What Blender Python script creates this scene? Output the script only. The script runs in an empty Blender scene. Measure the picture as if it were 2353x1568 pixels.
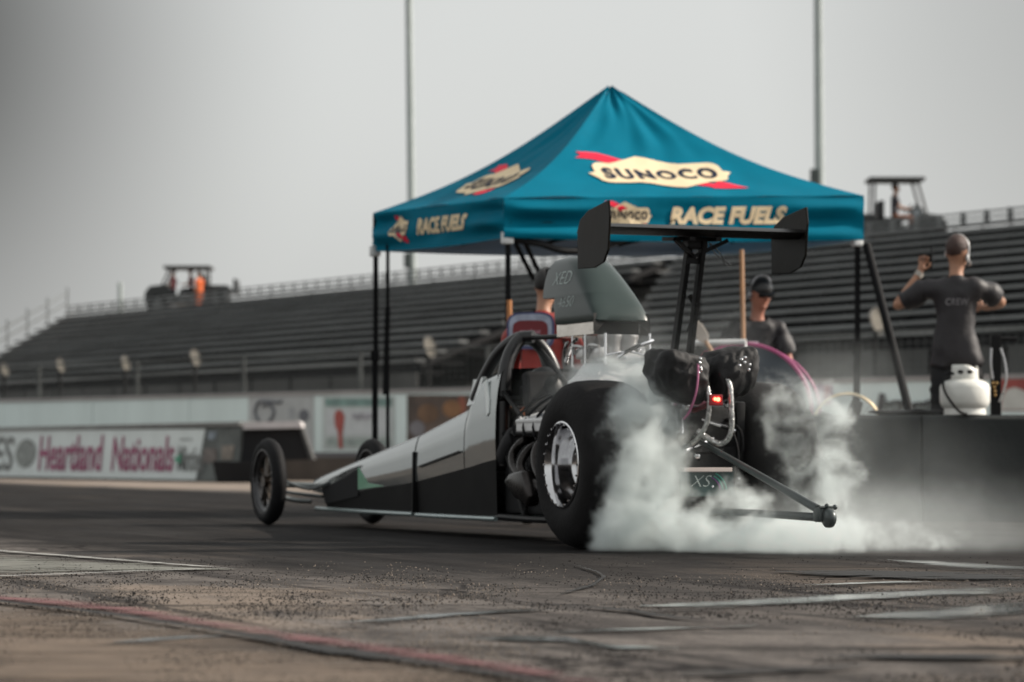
import bpy, bmesh, math, random
from mathutils import Vector, Matrix, noise
R = math.radians
S = bpy.context.scene
COL = S.collection
rnd = random.Random(7)

# ---------------------------------------------------------------- camera
F, CX, HY, CAMH = 6800.0, 1176.5, 1050.0, 0.47      # focal length, centre and horizon for a 2353 px wide view
cam = bpy.data.cameras.new("camera"); camo = bpy.data.objects.new("camera", cam); COL.objects.link(camo)
camo.location = (0, 0, CAMH); camo.rotation_euler = (R(90), 0, 0)
cam.sensor_width = 36.0; cam.lens = 36.0 * F / 2353.0
cam.shift_y = (HY - 784.0) / 2353.0
cam.clip_start = 0.1; cam.clip_end = 3000
cam.dof.use_dof = True; cam.dof.focus_distance = 12.0; cam.dof.aperture_fstop = 3.3; cam.dof.aperture_blades = 9
S.camera = camo

# ---------------------------------------------------------------- sky and sun
SUN = Vector((0.95, 0.13, 0.0)).normalized() * math.cos(R(33)) + Vector((0, 0, math.sin(R(33))))
w = bpy.data.worlds.new("World"); S.world = w; w.use_nodes = True
nt = w.node_tree; nt.nodes.clear()
def wn(t): return nt.nodes.new(t)
sky = wn('ShaderNodeTexSky'); sky.sky_type = 'NISHITA'; sky.sun_disc = False
sky.sun_elevation = R(33); sky.sun_rotation = math.atan2(SUN.x, SUN.y)
sky.air_density = 1.4; sky.dust_density = 4.0; sky.ozone_density = 1.0
hsv = wn('ShaderNodeHueSaturation'); hsv.inputs['Saturation'].default_value = 0.10
tc = wn('ShaderNodeTexCoord')
def lens_vignette(d, near, far, low, pw):
    """lens vignetting painted into the sky: darker round direction d; 1 elsewhere"""
    n = wn('ShaderNodeVectorMath'); n.operation = 'DOT_PRODUCT'; n.inputs[1].default_value = Vector(d).normalized(); nt.links.new(tc.outputs['Generated'], n.inputs[0])
    r = wn('ShaderNodeMapRange'); r.inputs['From Min'].default_value = math.cos(far); r.inputs['From Max'].default_value = math.cos(near); nt.links.new(n.outputs['Value'], r.inputs['Value'])
    p = wn('ShaderNodeMath'); p.operation = 'POWER'; p.inputs[1].default_value = pw; nt.links.new(r.outputs[0], p.inputs[0])
    q = wn('ShaderNodeMath'); q.operation = 'MULTIPLY_ADD'; q.inputs[1].default_value = low - 1; q.inputs[2].default_value = 1.0; nt.links.new(p.outputs[0], q.inputs[0])
    return q.outputs[0]
vig_left = lens_vignette((-.25, 1, .15), .03, .19, .05, 2.0); vig_right = lens_vignette((.25, 1, .17), .03, .17, .60, 1.3)  # corner darkening of the lens, painted into the sky left and right
cm = wn('ShaderNodeMath'); cm.operation = 'MULTIPLY'; nt.links.new(vig_left, cm.inputs[0]); nt.links.new(vig_right, cm.inputs[1])
mul = wn('ShaderNodeMix'); mul.data_type = 'RGBA'; mul.blend_type = 'MULTIPLY'; mul.inputs[0].default_value = 1.0
nz = wn('ShaderNodeTexNoise'); nz.inputs['Scale'].default_value = 4.0; nz.inputs['Detail'].default_value = 3.0
nzr = wn('ShaderNodeMapRange'); nzr.inputs['To Min'].default_value = 0.94; nzr.inputs['To Max'].default_value = 1.06
mm = wn('ShaderNodeMath'); mm.operation = 'MULTIPLY'
bg = wn('ShaderNodeBackground'); bg.inputs['Strength'].default_value = 0.105
out = wn('ShaderNodeOutputWorld')
L = nt.links.new
L(sky.outputs[0], hsv.inputs['Color'])
L(tc.outputs['Generated'], nz.inputs['Vector']); L(nz.outputs[0], nzr.inputs['Value'])
L(cm.outputs[0], mm.inputs[0]); L(nzr.outputs[0], mm.inputs[1])
hz = wn('ShaderNodeMix'); hz.data_type = 'RGBA'; hz.inputs[0].default_value = .62; hz.inputs[7].default_value = (3.38, 3.46, 3.38, 1)   # flat summer haze over the clear sky
L(hsv.outputs[0], hz.inputs[6]); L(hz.outputs[2], mul.inputs[6]); L(mm.outputs[0], mul.inputs[7]); L(mul.outputs[2], bg.inputs[0]); L(bg.outputs[0], out.inputs[0])
sl = bpy.data.lights.new("sun", 'SUN'); sl.energy = 2.7; sl.angle = R(0.6); sl.color = (1.0, 0.90, 0.78)
so = bpy.data.objects.new("sun", sl); COL.objects.link(so); so.location = SUN * 50
so.rotation_euler = (-SUN).to_track_quat('-Z', 'Y').to_euler()

S.render.engine = 'CYCLES'
S.view_settings.view_transform = 'Standard'; S.view_settings.look = 'None'
S.view_settings.exposure = 1.0; S.view_settings.gamma = 1.0
cy = S.cycles
cy.use_denoising = True
cy.max_bounces = 8; cy.diffuse_bounces = 3; cy.glossy_bounces = 4; cy.transmission_bounces = 4; cy.volume_bounces = 5
cy.transparent_max_bounces = 12; cy.sample_clamp_indirect = 6.0; cy.volume_max_steps = 512

# ---------------------------------------------------------------- helpers
def at(px, py, D): return Vector(((px - CX) / F * D, D, CAMH + (HY - py) / F * D))
def gr(px, py, z=0.0):
    D = F * (CAMH - z) / (py - HY); return Vector(((px - CX) / F * D, D, z))

def mat(name, col, rough=0.6, metal=0.0, var=0.18, scale=6.0, bump=0.0, bscale=60.0, spec=0.5, trans=None, coat=0.0, emit=None, stretch=None):
    m = bpy.data.materials.new(name); m.use_nodes = True
    t = m.node_tree; b = t.nodes['Principled BSDF']; k = t.links.new
    b.inputs['Roughness'].default_value = rough; b.inputs['Metallic'].default_value = metal
    b.inputs['Specular IOR Level'].default_value = spec; b.inputs['Coat Weight'].default_value = coat
    b.inputs['Coat Roughness'].default_value = 0.06
    c = t.nodes.new('ShaderNodeTexCoord'); n = t.nodes.new('ShaderNodeTexNoise')
    n.inputs['Scale'].default_value = scale; n.inputs['Detail'].default_value = 5.0; n.inputs['Roughness'].default_value = 0.6
    src = c.outputs['Object']
    if stretch:
        mp = t.nodes.new('ShaderNodeMapping'); mp.inputs['Scale'].default_value = stretch; k(src, mp.inputs[0]); src = mp.outputs[0]
    k(src, n.inputs['Vector'])
    r = t.nodes.new('ShaderNodeValToRGB')
    r.color_ramp.elements[0].position = 0.3; r.color_ramp.elements[1].position = 0.7
    r.color_ramp.elements[0].color = (*[x * (1 - var) for x in col], 1); r.color_ramp.elements[1].color = (*[min(1, x * (1 + var)) for x in col], 1)
    k(n.outputs[0], r.inputs[0]); k(r.outputs[0], b.inputs['Base Color'])
    rr = t.nodes.new('ShaderNodeMapRange'); rr.inputs['To Min'].default_value = max(0.02, rough - 0.1 * min(1, rough * 3)); rr.inputs['To Max'].default_value = min(1, rough + 0.1 * min(1, rough * 3))
    k(n.outputs[0], rr.inputs['Value']); k(rr.outputs[0], b.inputs['Roughness'])
    if bump:
        n2 = t.nodes.new('ShaderNodeTexNoise'); n2.inputs['Scale'].default_value = bscale; n2.inputs['Detail'].default_value = 3; k(src, n2.inputs['Vector'])
        bp = t.nodes.new('ShaderNodeBump'); bp.inputs['Strength'].default_value = bump; bp.inputs['Distance'].default_value = 0.01
        k(n2.outputs[0], bp.inputs['Height']); k(bp.outputs[0], b.inputs['Normal'])
    if trans:
        tr = t.nodes.new('ShaderNodeBsdfTranslucent'); k(r.outputs[0], tr.inputs[0])
        mx = t.nodes.new('ShaderNodeMixShader'); mx.inputs[0].default_value = trans
        k(b.outputs[0], mx.inputs[1]); k(tr.outputs[0], mx.inputs[2]); k(mx.outputs[0], t.nodes['Material Output'].inputs[0])
    if emit:
        b.inputs['Emission Color'].default_value = (*emit[0], 1); b.inputs['Emission Strength'].default_value = emit[1]
    return m

class MB:
    def __init__(s): s.b = bmesh.new()
    def box(s, c, d, rot=None, bev=0.0):
        m = Matrix.Translation(Vector(c)) @ (rot.to_4x4() if rot else Matrix()) @ Matrix.Diagonal((d[0], d[1], d[2], 1))
        g = bmesh.ops.create_cube(s.b, size=1, matrix=m)
        if bev:
            es = list({e for v in g['verts'] for e in v.link_edges})
            bmesh.ops.bevel(s.b, geom=es, offset=bev, segments=2, affect='EDGES', profile=0.6)
        return s
    def beam(s, p0, p1, wd, ht, up=(0, 0, 1), bev=0.0):
        p0, p1 = Vector(p0), Vector(p1); x = (p1 - p0); ln = x.length; x.normalize(); up = Vector(up)
        if abs(x.dot(up)) > .98: up = Vector((0, 1, 0))
        y = up.cross(x).normalized(); z = x.cross(y)
        return s.box((p0 + p1) / 2, (ln, wd, ht), Matrix((x, y, z)).transposed(), bev)
    def cyl(s, p0, p1, r0, r1=None, seg=16, cap=True):
        p0, p1 = Vector(p0), Vector(p1); d = p1 - p0; r1 = r0 if r1 is None else r1
        m = Matrix.Translation((p0 + p1) / 2) @ d.to_track_quat('Z', 'Y').to_matrix().to_4x4()
        bmesh.ops.create_cone(s.b, cap_ends=cap, segments=seg, radius1=r0, radius2=max(r1, 1e-4), depth=d.length, matrix=m); return s
    def ball(s, c, r, sc=(1, 1, 1), seg=16):
        bmesh.ops.create_uvsphere(s.b, u_segments=seg, v_segments=seg // 2 + 2, radius=r, matrix=Matrix.Translation(Vector(c)) @ Matrix.Diagonal((*sc, 1))); return s
    def tube(s, pts, r, seg=10, smooth=3):
        P = [Vector(p) for p in pts]
        if smooth and len(P) > 2:
            Q = []
            for i in range(len(P) - 1):
                a, b, c, d = P[max(i - 1, 0)], P[i], P[i + 1], P[min(i + 2, len(P) - 1)]
                for j in range(smooth):
                    t = j / smooth
                    Q.append(.5 * ((2 * b) + (c - a) * t + (2 * a - 5 * b + 4 * c - d) * t * t + (3 * b - a - 3 * c + d) * t ** 3))
            P = Q + [P[-1]]
        rs = r if isinstance(r, (list, tuple)) else None
        rings = []; nrm = None
        for i, p in enumerate(P):
            t = (P[min(i + 1, len(P) - 1)] - P[max(i - 1, 0)]).normalized()
            if nrm is None: nrm = t.orthogonal().normalized()
            nrm = (nrm - t * nrm.dot(t)).normalized(); bn = t.cross(nrm)
            rad = r if rs is None else rs[0] + (rs[1] - rs[0]) * i / (len(P) - 1)
            rings.append([s.b.verts.new(p + (nrm * math.cos(a) + bn * math.sin(a)) * rad) for a in [2 * math.pi * q / seg for q in range(seg)]])
        for a, b in zip(rings, rings[1:]):
            for q in range(seg): s.b.faces.new((a[q], a[(q + 1) % seg], b[(q + 1) % seg], b[q]))
        s.b.faces.new(rings[0][::-1]); s.b.faces.new(rings[-1]); return s
    def lathe(s, prof, o=(0, 0, 0), ax=(0, 0, 1), seg=40, close=False):
        ax = Vector(ax).normalized(); u = ax.orthogonal().normalized(); v = ax.cross(u); o = Vector(o); rings = []
        for (r, h) in prof:
            rings.append([s.b.verts.new(o + ax * h + (u * math.cos(a) + v * math.sin(a)) * max(r, 1e-4)) for a in [2 * math.pi * q / seg for q in range(seg)]])
        prs = list(zip(rings, rings[1:])) + ([(rings[-1], rings[0])] if close else [])
        for a, b in prs:
            for q in range(seg): s.b.faces.new((a[q], a[(q + 1) % seg], b[(q + 1) % seg], b[q]))
        return s
    def prism(s, poly, f0, f1, bev=0.0, seg=2):
        """poly: list of 2D points, f0/f1 map a 2D point to the 3D front / back outline"""
        a = [s.b.verts.new(Vector(f0(*p))) for p in poly]; b = [s.b.verts.new(Vector(f1(*p))) for p in poly]; n = len(poly)
        fs = [s.b.faces.new(a), s.b.faces.new(b[::-1])]
        for i in range(n): fs.append(s.b.faces.new((a[i], b[i], b[(i + 1) % n], a[(i + 1) % n])))
        if bev: bmesh.ops.bevel(s.b, geom=list({e for f in fs for e in f.edges}), offset=bev, segments=seg, affect='EDGES', profile=0.5)
        return s
    def grid(s, fn, nu, nv):
        V = [[s.b.verts.new(Vector(fn(i / nu, j / nv))) for i in range(nu + 1)] for j in range(nv + 1)]
        for j in range(nv):
            for i in range(nu): s.b.faces.new((V[j][i], V[j][i + 1], V[j + 1][i + 1], V[j + 1][i]))
        return s
    def poly(s, pts): s.b.faces.new([s.b.verts.new(Vector(p)) for p in pts]); return s
    def build(s, name, m, parent=None, smooth=False, local=False, angle=40):
        bmesh.ops.recalc_face_normals(s.b, faces=s.b.faces[:])
        me = bpy.data.meshes.new(name)
        if parent and not local:
            M = Matrix(); p = parent
            while p: M = p.matrix_basis @ M; p = p.parent
            s.b.transform(M.inverted())
        s.b.to_mesh(me); s.b.free()
        return link(name, me, m, parent, smooth, angle)

def link(name, me, m, parent=None, smooth=False, angle=40):
    me.materials.clear(); me.materials.append(m)
    if smooth:
        for p in me.polygons: p.use_smooth = True
        try: me.set_sharp_from_angle(angle=R(angle))
        except Exception: pass
    o = bpy.data.objects.new(name, me); COL.objects.link(o)
    if parent: o.parent = parent
    return o

def thing(name, label, cat, loc=(0, 0, 0), rz=0.0, group=None):
    o = bpy.data.objects.new(name, None); COL.objects.link(o); o.empty_display_size = .1
    o.location = loc; o.rotation_euler = (0, 0, rz); o.matrix_basis = Matrix.Translation(Vector(loc)) @ Matrix.Rotation(rz, 4, 'Z')
    return tag(o, label, cat, group)
def tag(o, label, cat, group=None):
    o['label'] = label; o['category'] = cat
    if group: o['group'] = group
    return o
def kind(o, k): o['kind'] = k; return o

def text_bm(body, size=1.0, bold=0.0, shear=0.0, sx=1.0, fn=None, spacing=1.0, maxlen=0.12, fit=None):
    """lettering as mesh faces, laid through fn(x, y) -> 3D; x, y centred"""
    cu = bpy.data.curves.new('t', 'FONT'); cu.body = body; cu.size = size; cu.offset = bold; cu.shear = shear
    cu.align_x = 'CENTER'; cu.align_y = 'CENTER'; cu.space_character = spacing; cu.resolution_u = 3
    ob = bpy.data.objects.new('t', cu); COL.objects.link(ob)
    me = bpy.data.meshes.new_from_object(ob.evaluated_get(bpy.context.evaluated_depsgraph_get()))
    bpy.data.objects.remove(ob); bpy.data.curves.remove(cu)
    mb = MB(); mb.b.from_mesh(me); bpy.data.meshes.remove(me)
    if fit:
        xs = [v.co.x for v in mb.b.verts]; ys = [v.co.y for v in mb.b.verts]; cx, cy_ = (min(xs) + max(xs)) / 2, (min(ys) + max(ys)) / 2
        fx, fy = fit[0] / (max(xs) - min(xs)), fit[1] / (max(ys) - min(ys)); sx = 1.0
        for v in mb.b.verts: v.co.x = (v.co.x - cx) * fx; v.co.y = (v.co.y - cy_) * fy
    return flat(mb, fn, sx, maxlen)
def flat(mb, fn, sx=1.0, maxlen=0.12):
    b = mb.b
    bmesh.ops.remove_doubles(b, verts=b.verts[:], dist=1e-5)
    for v in b.verts: v.co.x *= sx
    for _ in range(5):
        es = [e for e in b.edges if e.calc_length() > maxlen]
        if not es: break
        bmesh.ops.subdivide_edges(b, edges=es, cuts=1)
        bmesh.ops.triangulate(b, faces=[f for f in b.faces if len(f.verts) > 4])
    for v in b.verts: v.co = Vector(fn(v.co.x, v.co.y))
    return mb
def shape2d(pts, fn, maxlen=0.12):
    mb = MB(); mb.poly([(x, y, 0) for x, y in pts]); bmesh.ops.triangulate(mb.b, faces=mb.b.faces[:]); return flat(mb, fn, 1.0, maxlen)

def skin(name, V, E, m, parent, sub=2, root=0, local=True):
    """one continuous surface grown round a skeleton: V = {key: (co, rx, ry)}"""
    keys = list(V); me = bpy.data.meshes.new('s'); me.from_pydata([V[k][0] for k in keys], [(keys.index(a), keys.index(b)) for a, b in E], [])
    ob = bpy.data.objects.new('s', me); COL.objects.link(ob)
    md = ob.modifiers.new('k', 'SKIN'); md.use_smooth_shade = True; md.branch_smoothing = 0.3
    for i, k in enumerate(keys):
        sv = me.skin_vertices[0].data[i]; sv.radius = (V[k][1], V[k][2] if len(V[k]) > 2 else V[k][1]); sv.use_root = (i == root)
    sb = ob.modifiers.new('s', 'SUBSURF'); sb.levels = sub; sb.render_levels = sub
    r = bpy.data.meshes.new_from_object(ob.evaluated_get(bpy.context.evaluated_depsgraph_get()))
    bpy.data.objects.remove(ob); bpy.data.meshes.remove(me); r.name = name
    return link(name, r, m, parent, True, 180)
# ---------------------------------------------------------------- materials
K = {}
K['black_metal'] = mat('black_metal', (.0075, .0075, .008), .5, .0, .3, 9, .15, spec=.16)
K['rubber'] = mat('rubber', (.009, .009, .010), .7, 0, .35, 7, .3, 90, spec=.14)
K['tread'] = mat('tread', (.0105, .010, .0105), .8, 0, .4, 5, .3, 50, spec=.18)
K['chrome'] = mat('chrome', (.62, .62, .63), .10, 1.0, .1, 5)
K['alu'] = mat('alu', (.5, .5, .5), .34, .85, .18, 9, .15)
K['pale_alu'] = mat('pale_alu', (.62, .62, .62), .42, .25, .12, 9, .1)
K['dark_steel'] = mat('dark_steel', (.06, .06, .063), .32, .8, .35, 12, .2)
K['cloth_black'] = mat('cloth_black', (.009, .009, .010), .68, 0, .3, 14, .3, 40, spec=.4)
K['carbon'] = mat('carbon', (.0075, .0072, .0068), .36, 0, .3, 5, .05, spec=.14)
K['teal'] = mat('teal', (.0005, .150, .235), .7, 0, .06, 3, .12, 30, spec=.05, trans=.14)
K['cream'] = mat('cream', (.72, .58, .38), .7, 0, .05, 4, spec=.2)
K['logo_navy'] = mat('logo_navy', (.006, .014, .035), .7, 0, .1, 4, spec=.2)
K['logo_red'] = mat('logo_red', (.72, .012, .045), .6, 0, .05, 4, spec=.2)
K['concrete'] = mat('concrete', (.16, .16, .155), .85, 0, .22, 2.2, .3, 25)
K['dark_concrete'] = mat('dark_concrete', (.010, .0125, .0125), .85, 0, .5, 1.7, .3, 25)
K['white_paint'] = mat('white_paint', (.64, .73, .72), .6, 0, .10, .8, .1, stretch=(1, 1, .15))
K['banner'] = mat('banner', (.66, .72, .715), .55, 0, .07, 1.2)
K['stand'] = mat('stand', (.15, .157, .157), .5, .1, .4, .7, stretch=(.25, .25, 3))
K['stand_dark'] = mat('stand_dark', (.014, .014, .015), .85, 0, .4, .6, spec=.2)
K['galv'] = mat('galv', (.2, .21, .21), .45, .6, .2, 2)
K['grey_pole'] = mat('grey_pole', (.36, .40, .39), .5, .1, .15, 1)
K['skin'] = mat('skin', (.36, .19, .12), .5, 0, .12, 12, .1, 80, spec=.4)
K['skin2'] = mat('skin_ruddy', (.42, .18, .12), .5, 0, .12, 12, .1, 80, spec=.4)
K['wood'] = mat('wood', (.30, .155, .07), .55, 0, .2, 4, .1, stretch=(6, 6, .6))

H = R(22.3); HX = Vector((-math.sin(H), math.cos(H), 0)); HL = Vector((-math.cos(H), -math.sin(H), 0))
C0 = Vector((0.853, 15.243, 0)); CARROT = R(90) + H

# ---------------------------------------------------------------- ground
def ground():
    m = bpy.data.materials.new('track_concrete'); m.use_nodes = True; t = m.node_tree; k = t.links.new; b = t.nodes['Principled BSDF']
    N = t.nodes.new
    c = N('ShaderNodeTexCoord'); mp = N('ShaderNodeMapping'); mp.vector_type = 'TEXTURE'
    mp.inputs['Location'].default_value = C0; mp.inputs['Rotation'].default_value = (0, 0, CARROT); k(c.outputs['Object'], mp.inputs[0])
    def noi(scale, sx=1, sy=1, det=6, rough=.6, src=mp.outputs[0]):
        q = N('ShaderNodeMapping'); q.inputs['Scale'].default_value = (sx, sy, 1); k(src, q.inputs[0])
        n = N('ShaderNodeTexNoise'); n.inputs['Scale'].default_value = scale; n.inputs['Detail'].default_value = det; n.inputs['Roughness'].default_value = rough
        k(q.outputs[0], n.inputs['Vector']); return n.outputs[0]
    def ramp(src, p0, p1, v0=0., v1=1.):
        r = N('ShaderNodeMapRange'); r.interpolation_type = 'SMOOTHSTEP'
        r.inputs['From Min'].default_value = p0; r.inputs['From Max'].default_value = p1; r.inputs['To Min'].default_value = v0; r.inputs['To Max'].default_value = v1
        k(src, r.inputs['Value']); return r.outputs[0]
    def ma(op, a, bb):
        n = N('ShaderNodeMath'); n.operation = op
        for i, x in enumerate((a, bb)):
            if isinstance(x, (int, float)): n.inputs[i].default_value = x
            else: k(x, n.inputs[i])
        return n.outputs[0]
    def mix(f, a, bb):
        n = N('ShaderNodeMix'); n.data_type = 'RGBA'
        if isinstance(f, (int, float)): n.inputs[0].default_value = f
        else: k(f, n.inputs[0])
        for i, x in ((6, a), (7, bb)):
            if isinstance(x, tuple): n.inputs[i].default_value = (*x, 1)
            else: k(x, n.inputs[i])
        return n.outputs[2]
    sp = N('ShaderNodeSeparateXYZ'); k(mp.outputs[0], sp.inputs[0]); X, Y = sp.outputs[0], sp.outputs[1]
    wob = ma('MULTIPLY', ma('SUBTRACT', noi(.9, .25, 1, 5), .5), 2.6)
    Yw = ma('ADD', Y, wob)
    col = mix(ramp(noi(2.6, .35, 1, 8, .7), .38, .62), (.066, .060, .057), (.15, .135, .125))      # grey-brown slab
    col = mix(ma('MULTIPLY', ramp(noi(.55, .5, 1.2, 5), .52, .62), .75), col, (.235, .19, .155))   # sandy worn patches
    # rubbered lane under the car, left side widened to paint in the car's shadow
    lane_and_shadow = ma('MULTIPLY', ramp(Yw, -5.4, -4.4), ramp(Yw, 3.6, 2.3))
    lane_and_shadow = ma('MULTIPLY', lane_and_shadow, ramp(X, -6, -1.0, .35, 1.))
    lane_and_shadow = ma('MULTIPLY', lane_and_shadow, ramp(noi(1.5, .06, 1.6, 5, .6), .25, .6, .80, 1.))
    col = mix(ma('MULTIPLY', lane_and_shadow, .96), col, (.0095, .0095, .010))
    # tyre streaks: long thin marks along and slightly across the lane
    bare = ma('SUBTRACT', 1.0, ma('MULTIPLY', lane_and_shadow, .85))
    for sc, sx, sy, p, st in ((1.2, .07, 3.2, .585, .75), (1.6, .16, 2.6, .60, .6), (3.0, .05, 2.2, .62, .5)):
        col = mix(ma('MULTIPLY', ramp(noi(sc, sx, sy, 4, .55), p, p + .09), st), col, (.018, .017, .017))
    W_ = c.outputs['Object']
    for sc, sx, sy, p, st, cc in ((1.3, .10, 2.6, .53, .75, (.022, .021, .020)), (2.4, .07, 2.2, .58, .7, (.018, .017, .017)), (4.2, .12, 1.8, .60, .6, (.026, .024, .022)), (2.0, .10, 2.4, .60, .55, (.20, .175, .155))):
        f_ = ma('MULTIPLY', ramp(noi(sc, sx, sy, 7, .65, W_), p, p + .10), st)
        col = mix(f_ if cc[0] < .1 else ma('MULTIPLY', f_, bare), col, cc)
    # grain: fine grit, pale and dark speckle
    col = mix(ma('MULTIPLY', ramp(noi(30, 1, 1, 4, .75), .54, .66), .75), col, (.020, .018, .017))
    col = mix(ma('MULTIPLY', ma('MULTIPLY', ramp(noi(22, 1, 1, 4, .75), .58, .70), .75), bare), col, (.24, .20, .17))
    col = mix(ma('MULTIPLY', ramp(noi(90, 1, 1, 2, .7), .53, .66), .6), col, (.03, .027, .026))
    # cracks: warped cell borders, thin and dark
    wv = N('ShaderNodeVectorMath'); wv.operation = 'ADD'; n3 = N('ShaderNodeTexNoise'); n3.inputs['Scale'].default_value = 1.4; n3.inputs['Detail'].default_value = 5; k(W_, n3.inputs['Vector']); k(W_, wv.inputs[0]); k(n3.outputs[1], wv.inputs[1])
    vo = N('ShaderNodeTexVoronoi'); vo.feature = 'DISTANCE_TO_EDGE'; vo.inputs['Scale'].default_value = .62; k(wv.outputs[0], vo.inputs['Vector'])
    col = mix(ma('MULTIPLY', ramp(vo.outputs['Distance'], .016, .004), ramp(noi(1.1, 1, 1, 3), .46, .56, 0, .85)), col, (.012, .011, .011))
    # tan strip of bare concrete beyond the lane
    col = mix(ma('MULTIPLY', ramp(Yw, -5.0, -6.2), ramp(noi(.8, .2, 1), .3, .7, .5, .95)), col, (.27, .225, .19))
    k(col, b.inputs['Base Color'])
    b.inputs['Specular IOR Level'].default_value = .04
    k(ramp(noi(2, .3, 1), .3, .7, .72, .92), b.inputs['Roughness'])
    bp = N('ShaderNodeBump'); bp.inputs['Strength'].default_value = .7; bp.inputs['Distance'].default_value = .012
    hgt = ma('ADD', ma('MULTIPLY', noi(42, 1, 1, 4, .7), .8), ma('MULTIPLY', noi(3, 1, 1, 4), .7)); k(hgt, bp.inputs['Height']); k(bp.outputs[0], b.inputs['Normal'])
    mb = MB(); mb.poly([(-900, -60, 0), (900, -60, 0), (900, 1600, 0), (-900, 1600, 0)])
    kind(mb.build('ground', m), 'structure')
ground()

def worn(name, col, rough, thr, soft, scale=9, sx=.35, spec=.3, metal=0., bump=.3, edge=True):
    """worn paint / wet film: breaks up through noise"""
    m = mat(name, col, rough, metal, .25, 7, bump, 50, spec=spec); t = m.node_tree; k = t.links.new; b = t.nodes['Principled BSDF']
    c = t.nodes.new('ShaderNodeTexCoord'); q = t.nodes.new('ShaderNodeMapping'); q.inputs['Scale'].default_value = (sx, 1, 1); q.inputs['Rotation'].default_value = (0, 0, 0)
    k(c.outputs['Object'], q.inputs[0]); n = t.nodes.new('ShaderNodeTexNoise'); n.inputs['Scale'].default_value = scale; n.inputs['Detail'].default_value = 8; n.inputs['Roughness'].default_value = .7
    k(q.outputs[0], n.inputs['Vector']); r = t.nodes.new('ShaderNodeMapRange'); r.inputs['From Min'].default_value = thr; r.inputs['From Max'].default_value = thr + soft
    if edge:
        at_ = t.nodes.new('ShaderNodeAttribute'); at_.attribute_name = 'edge'
        md = t.nodes.new('ShaderNodeMath'); md.operation = 'MULTIPLY_ADD'; md.inputs[1].default_value = .34; k(at_.outputs['Fac'], md.inputs[0]); k(n.outputs[0], md.inputs[2])
        k(md.outputs[0], r.inputs['Value'])
    else: k(n.outputs[0], r.inputs['Value'])
    k(r.outputs[0], b.inputs['Alpha']); return m

def sheet(name, pxs, m, z, lift=.18):
    """irregular flat patch on the ground; 'edge' is 0 at its rim and grows inward"""
    P = [gr(*p) for p in pxs]; c = sum(P, Vector()) / len(P); b = bmesh.new(); n = len(P)
    lay = b.verts.layers.float.new('edge')
    v = [b.verts.new((p.x, p.y, z)) for p in P]; inn = []
    h = n // 2
    mid = [(P[i] + P[n - 1 - i]) / 2 for i in range(h)]
    w_ = [b.verts.new((p.x, p.y, z)) for p in mid]
    for x in w_: x[lay] = 1.0
    for x in (w_[0], w_[-1]): x[lay] = 0.3
    for i in range(h - 1):
        b.faces.new((v[i], v[i + 1], w_[i + 1], w_[i])); b.faces.new((w_[i], w_[i + 1], v[n - 2 - i], v[n - 1 - i]))
    bmesh.ops.remove_doubles(b, verts=b.verts[:], dist=1e-4)
    bmesh.ops.subdivide_edges(b, edges=b.edges[:], cuts=2, use_grid_fill=True)
    for q in b.verts: q.co.z = z
    bmesh.ops.recalc_face_normals(b, faces=b.faces[:])
    if sum(f.normal.z for f in b.faces) < 0: bmesh.ops.reverse_faces(b, faces=b.faces[:])
    me = bpy.data.meshes.new(name); b.to_mesh(me); b.free()
    return kind(link(name, me, m), 'structure')
M_red = worn('worn_red_paint', (.135, .058, .061), .85, .62, .30, 7)
M_white = worn('worn_white_paint', (.27, .27, .255), .75, .62, .22, 12)
M_pale = worn('pale_worn_coating', (.13, .13, .115), .85, .56, .2, 8)
M_tar = worn('tar_seam', (.012, .012, .012), .8, .52, .14, 12)
M_sand = worn('sandy_asphalt', (.115, .086, .064), .9, .46, .35, 5, .25)
M_damp = worn('damp_concrete', (.030, .024, .020), .7, .62, .35, 7, .4)
M_wet = worn('wet_film', (.13, .14, .14), .08, .57, .16, 24, .22, spec=.9, bump=.06)
# each outline: far edge left to right, then near edge right to left (same number of points)
sheet('asphalt_apron', [(-250, 1352), (0, 1386), (260, 1418), (430, 1442), (660, 1480), (900, 1512), (1090, 1542), (1230, 1568), (1330, 1588), (1330, 1700), (1230, 1700), (1090, 1700), (900, 1700), (660, 1700), (430, 1700), (260, 1700), (0, 1700), (-250, 1700)], M_sand, .004)
sheet('painted_line', [(-250, 1346), (0, 1368), (300, 1394), (560, 1434), (800, 1468), (1000, 1497), (1250, 1535), (1420, 1564), (1380, 1602), (1215, 1573), (965, 1532), (765, 1501), (530, 1464), (270, 1421), (0, 1389), (-250, 1363)], M_red, .008)
sheet('tar_seam', [(-250, 1361), (0, 1387), (270, 1418), (530, 1459), (765, 1495), (965, 1525), (1215, 1567), (1380, 1598), (1370, 1606), (1195, 1573), (945, 1534), (745, 1512), (515, 1464), (260, 1423), (0, 1392), (-250, 1365)], M_tar, .012)
sheet('coating_patch', [(-200, 1268), (0, 1272), (150, 1283), (300, 1294), (440, 1304), (540, 1309), (540, 1312), (440, 1314), (300, 1319), (150, 1325), (0, 1330), (-200, 1336)], M_pale, .004)
sheet('painted_line', [(-200, 1258), (0, 1266), (150, 1277), (300, 1289), (440, 1301), (560, 1310), (560, 1313), (440, 1306), (300, 1296), (150, 1284), (0, 1273), (-200, 1265)], M_white, .008)
sheet('painted_line', [(-200, 1333), (0, 1327), (150, 1322), (300, 1316), (440, 1311), (520, 1309), (520, 1312), (440, 1315), (300, 1320), (150, 1326), (0, 1331), (-200, 1338)], M_white, .010)
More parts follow.
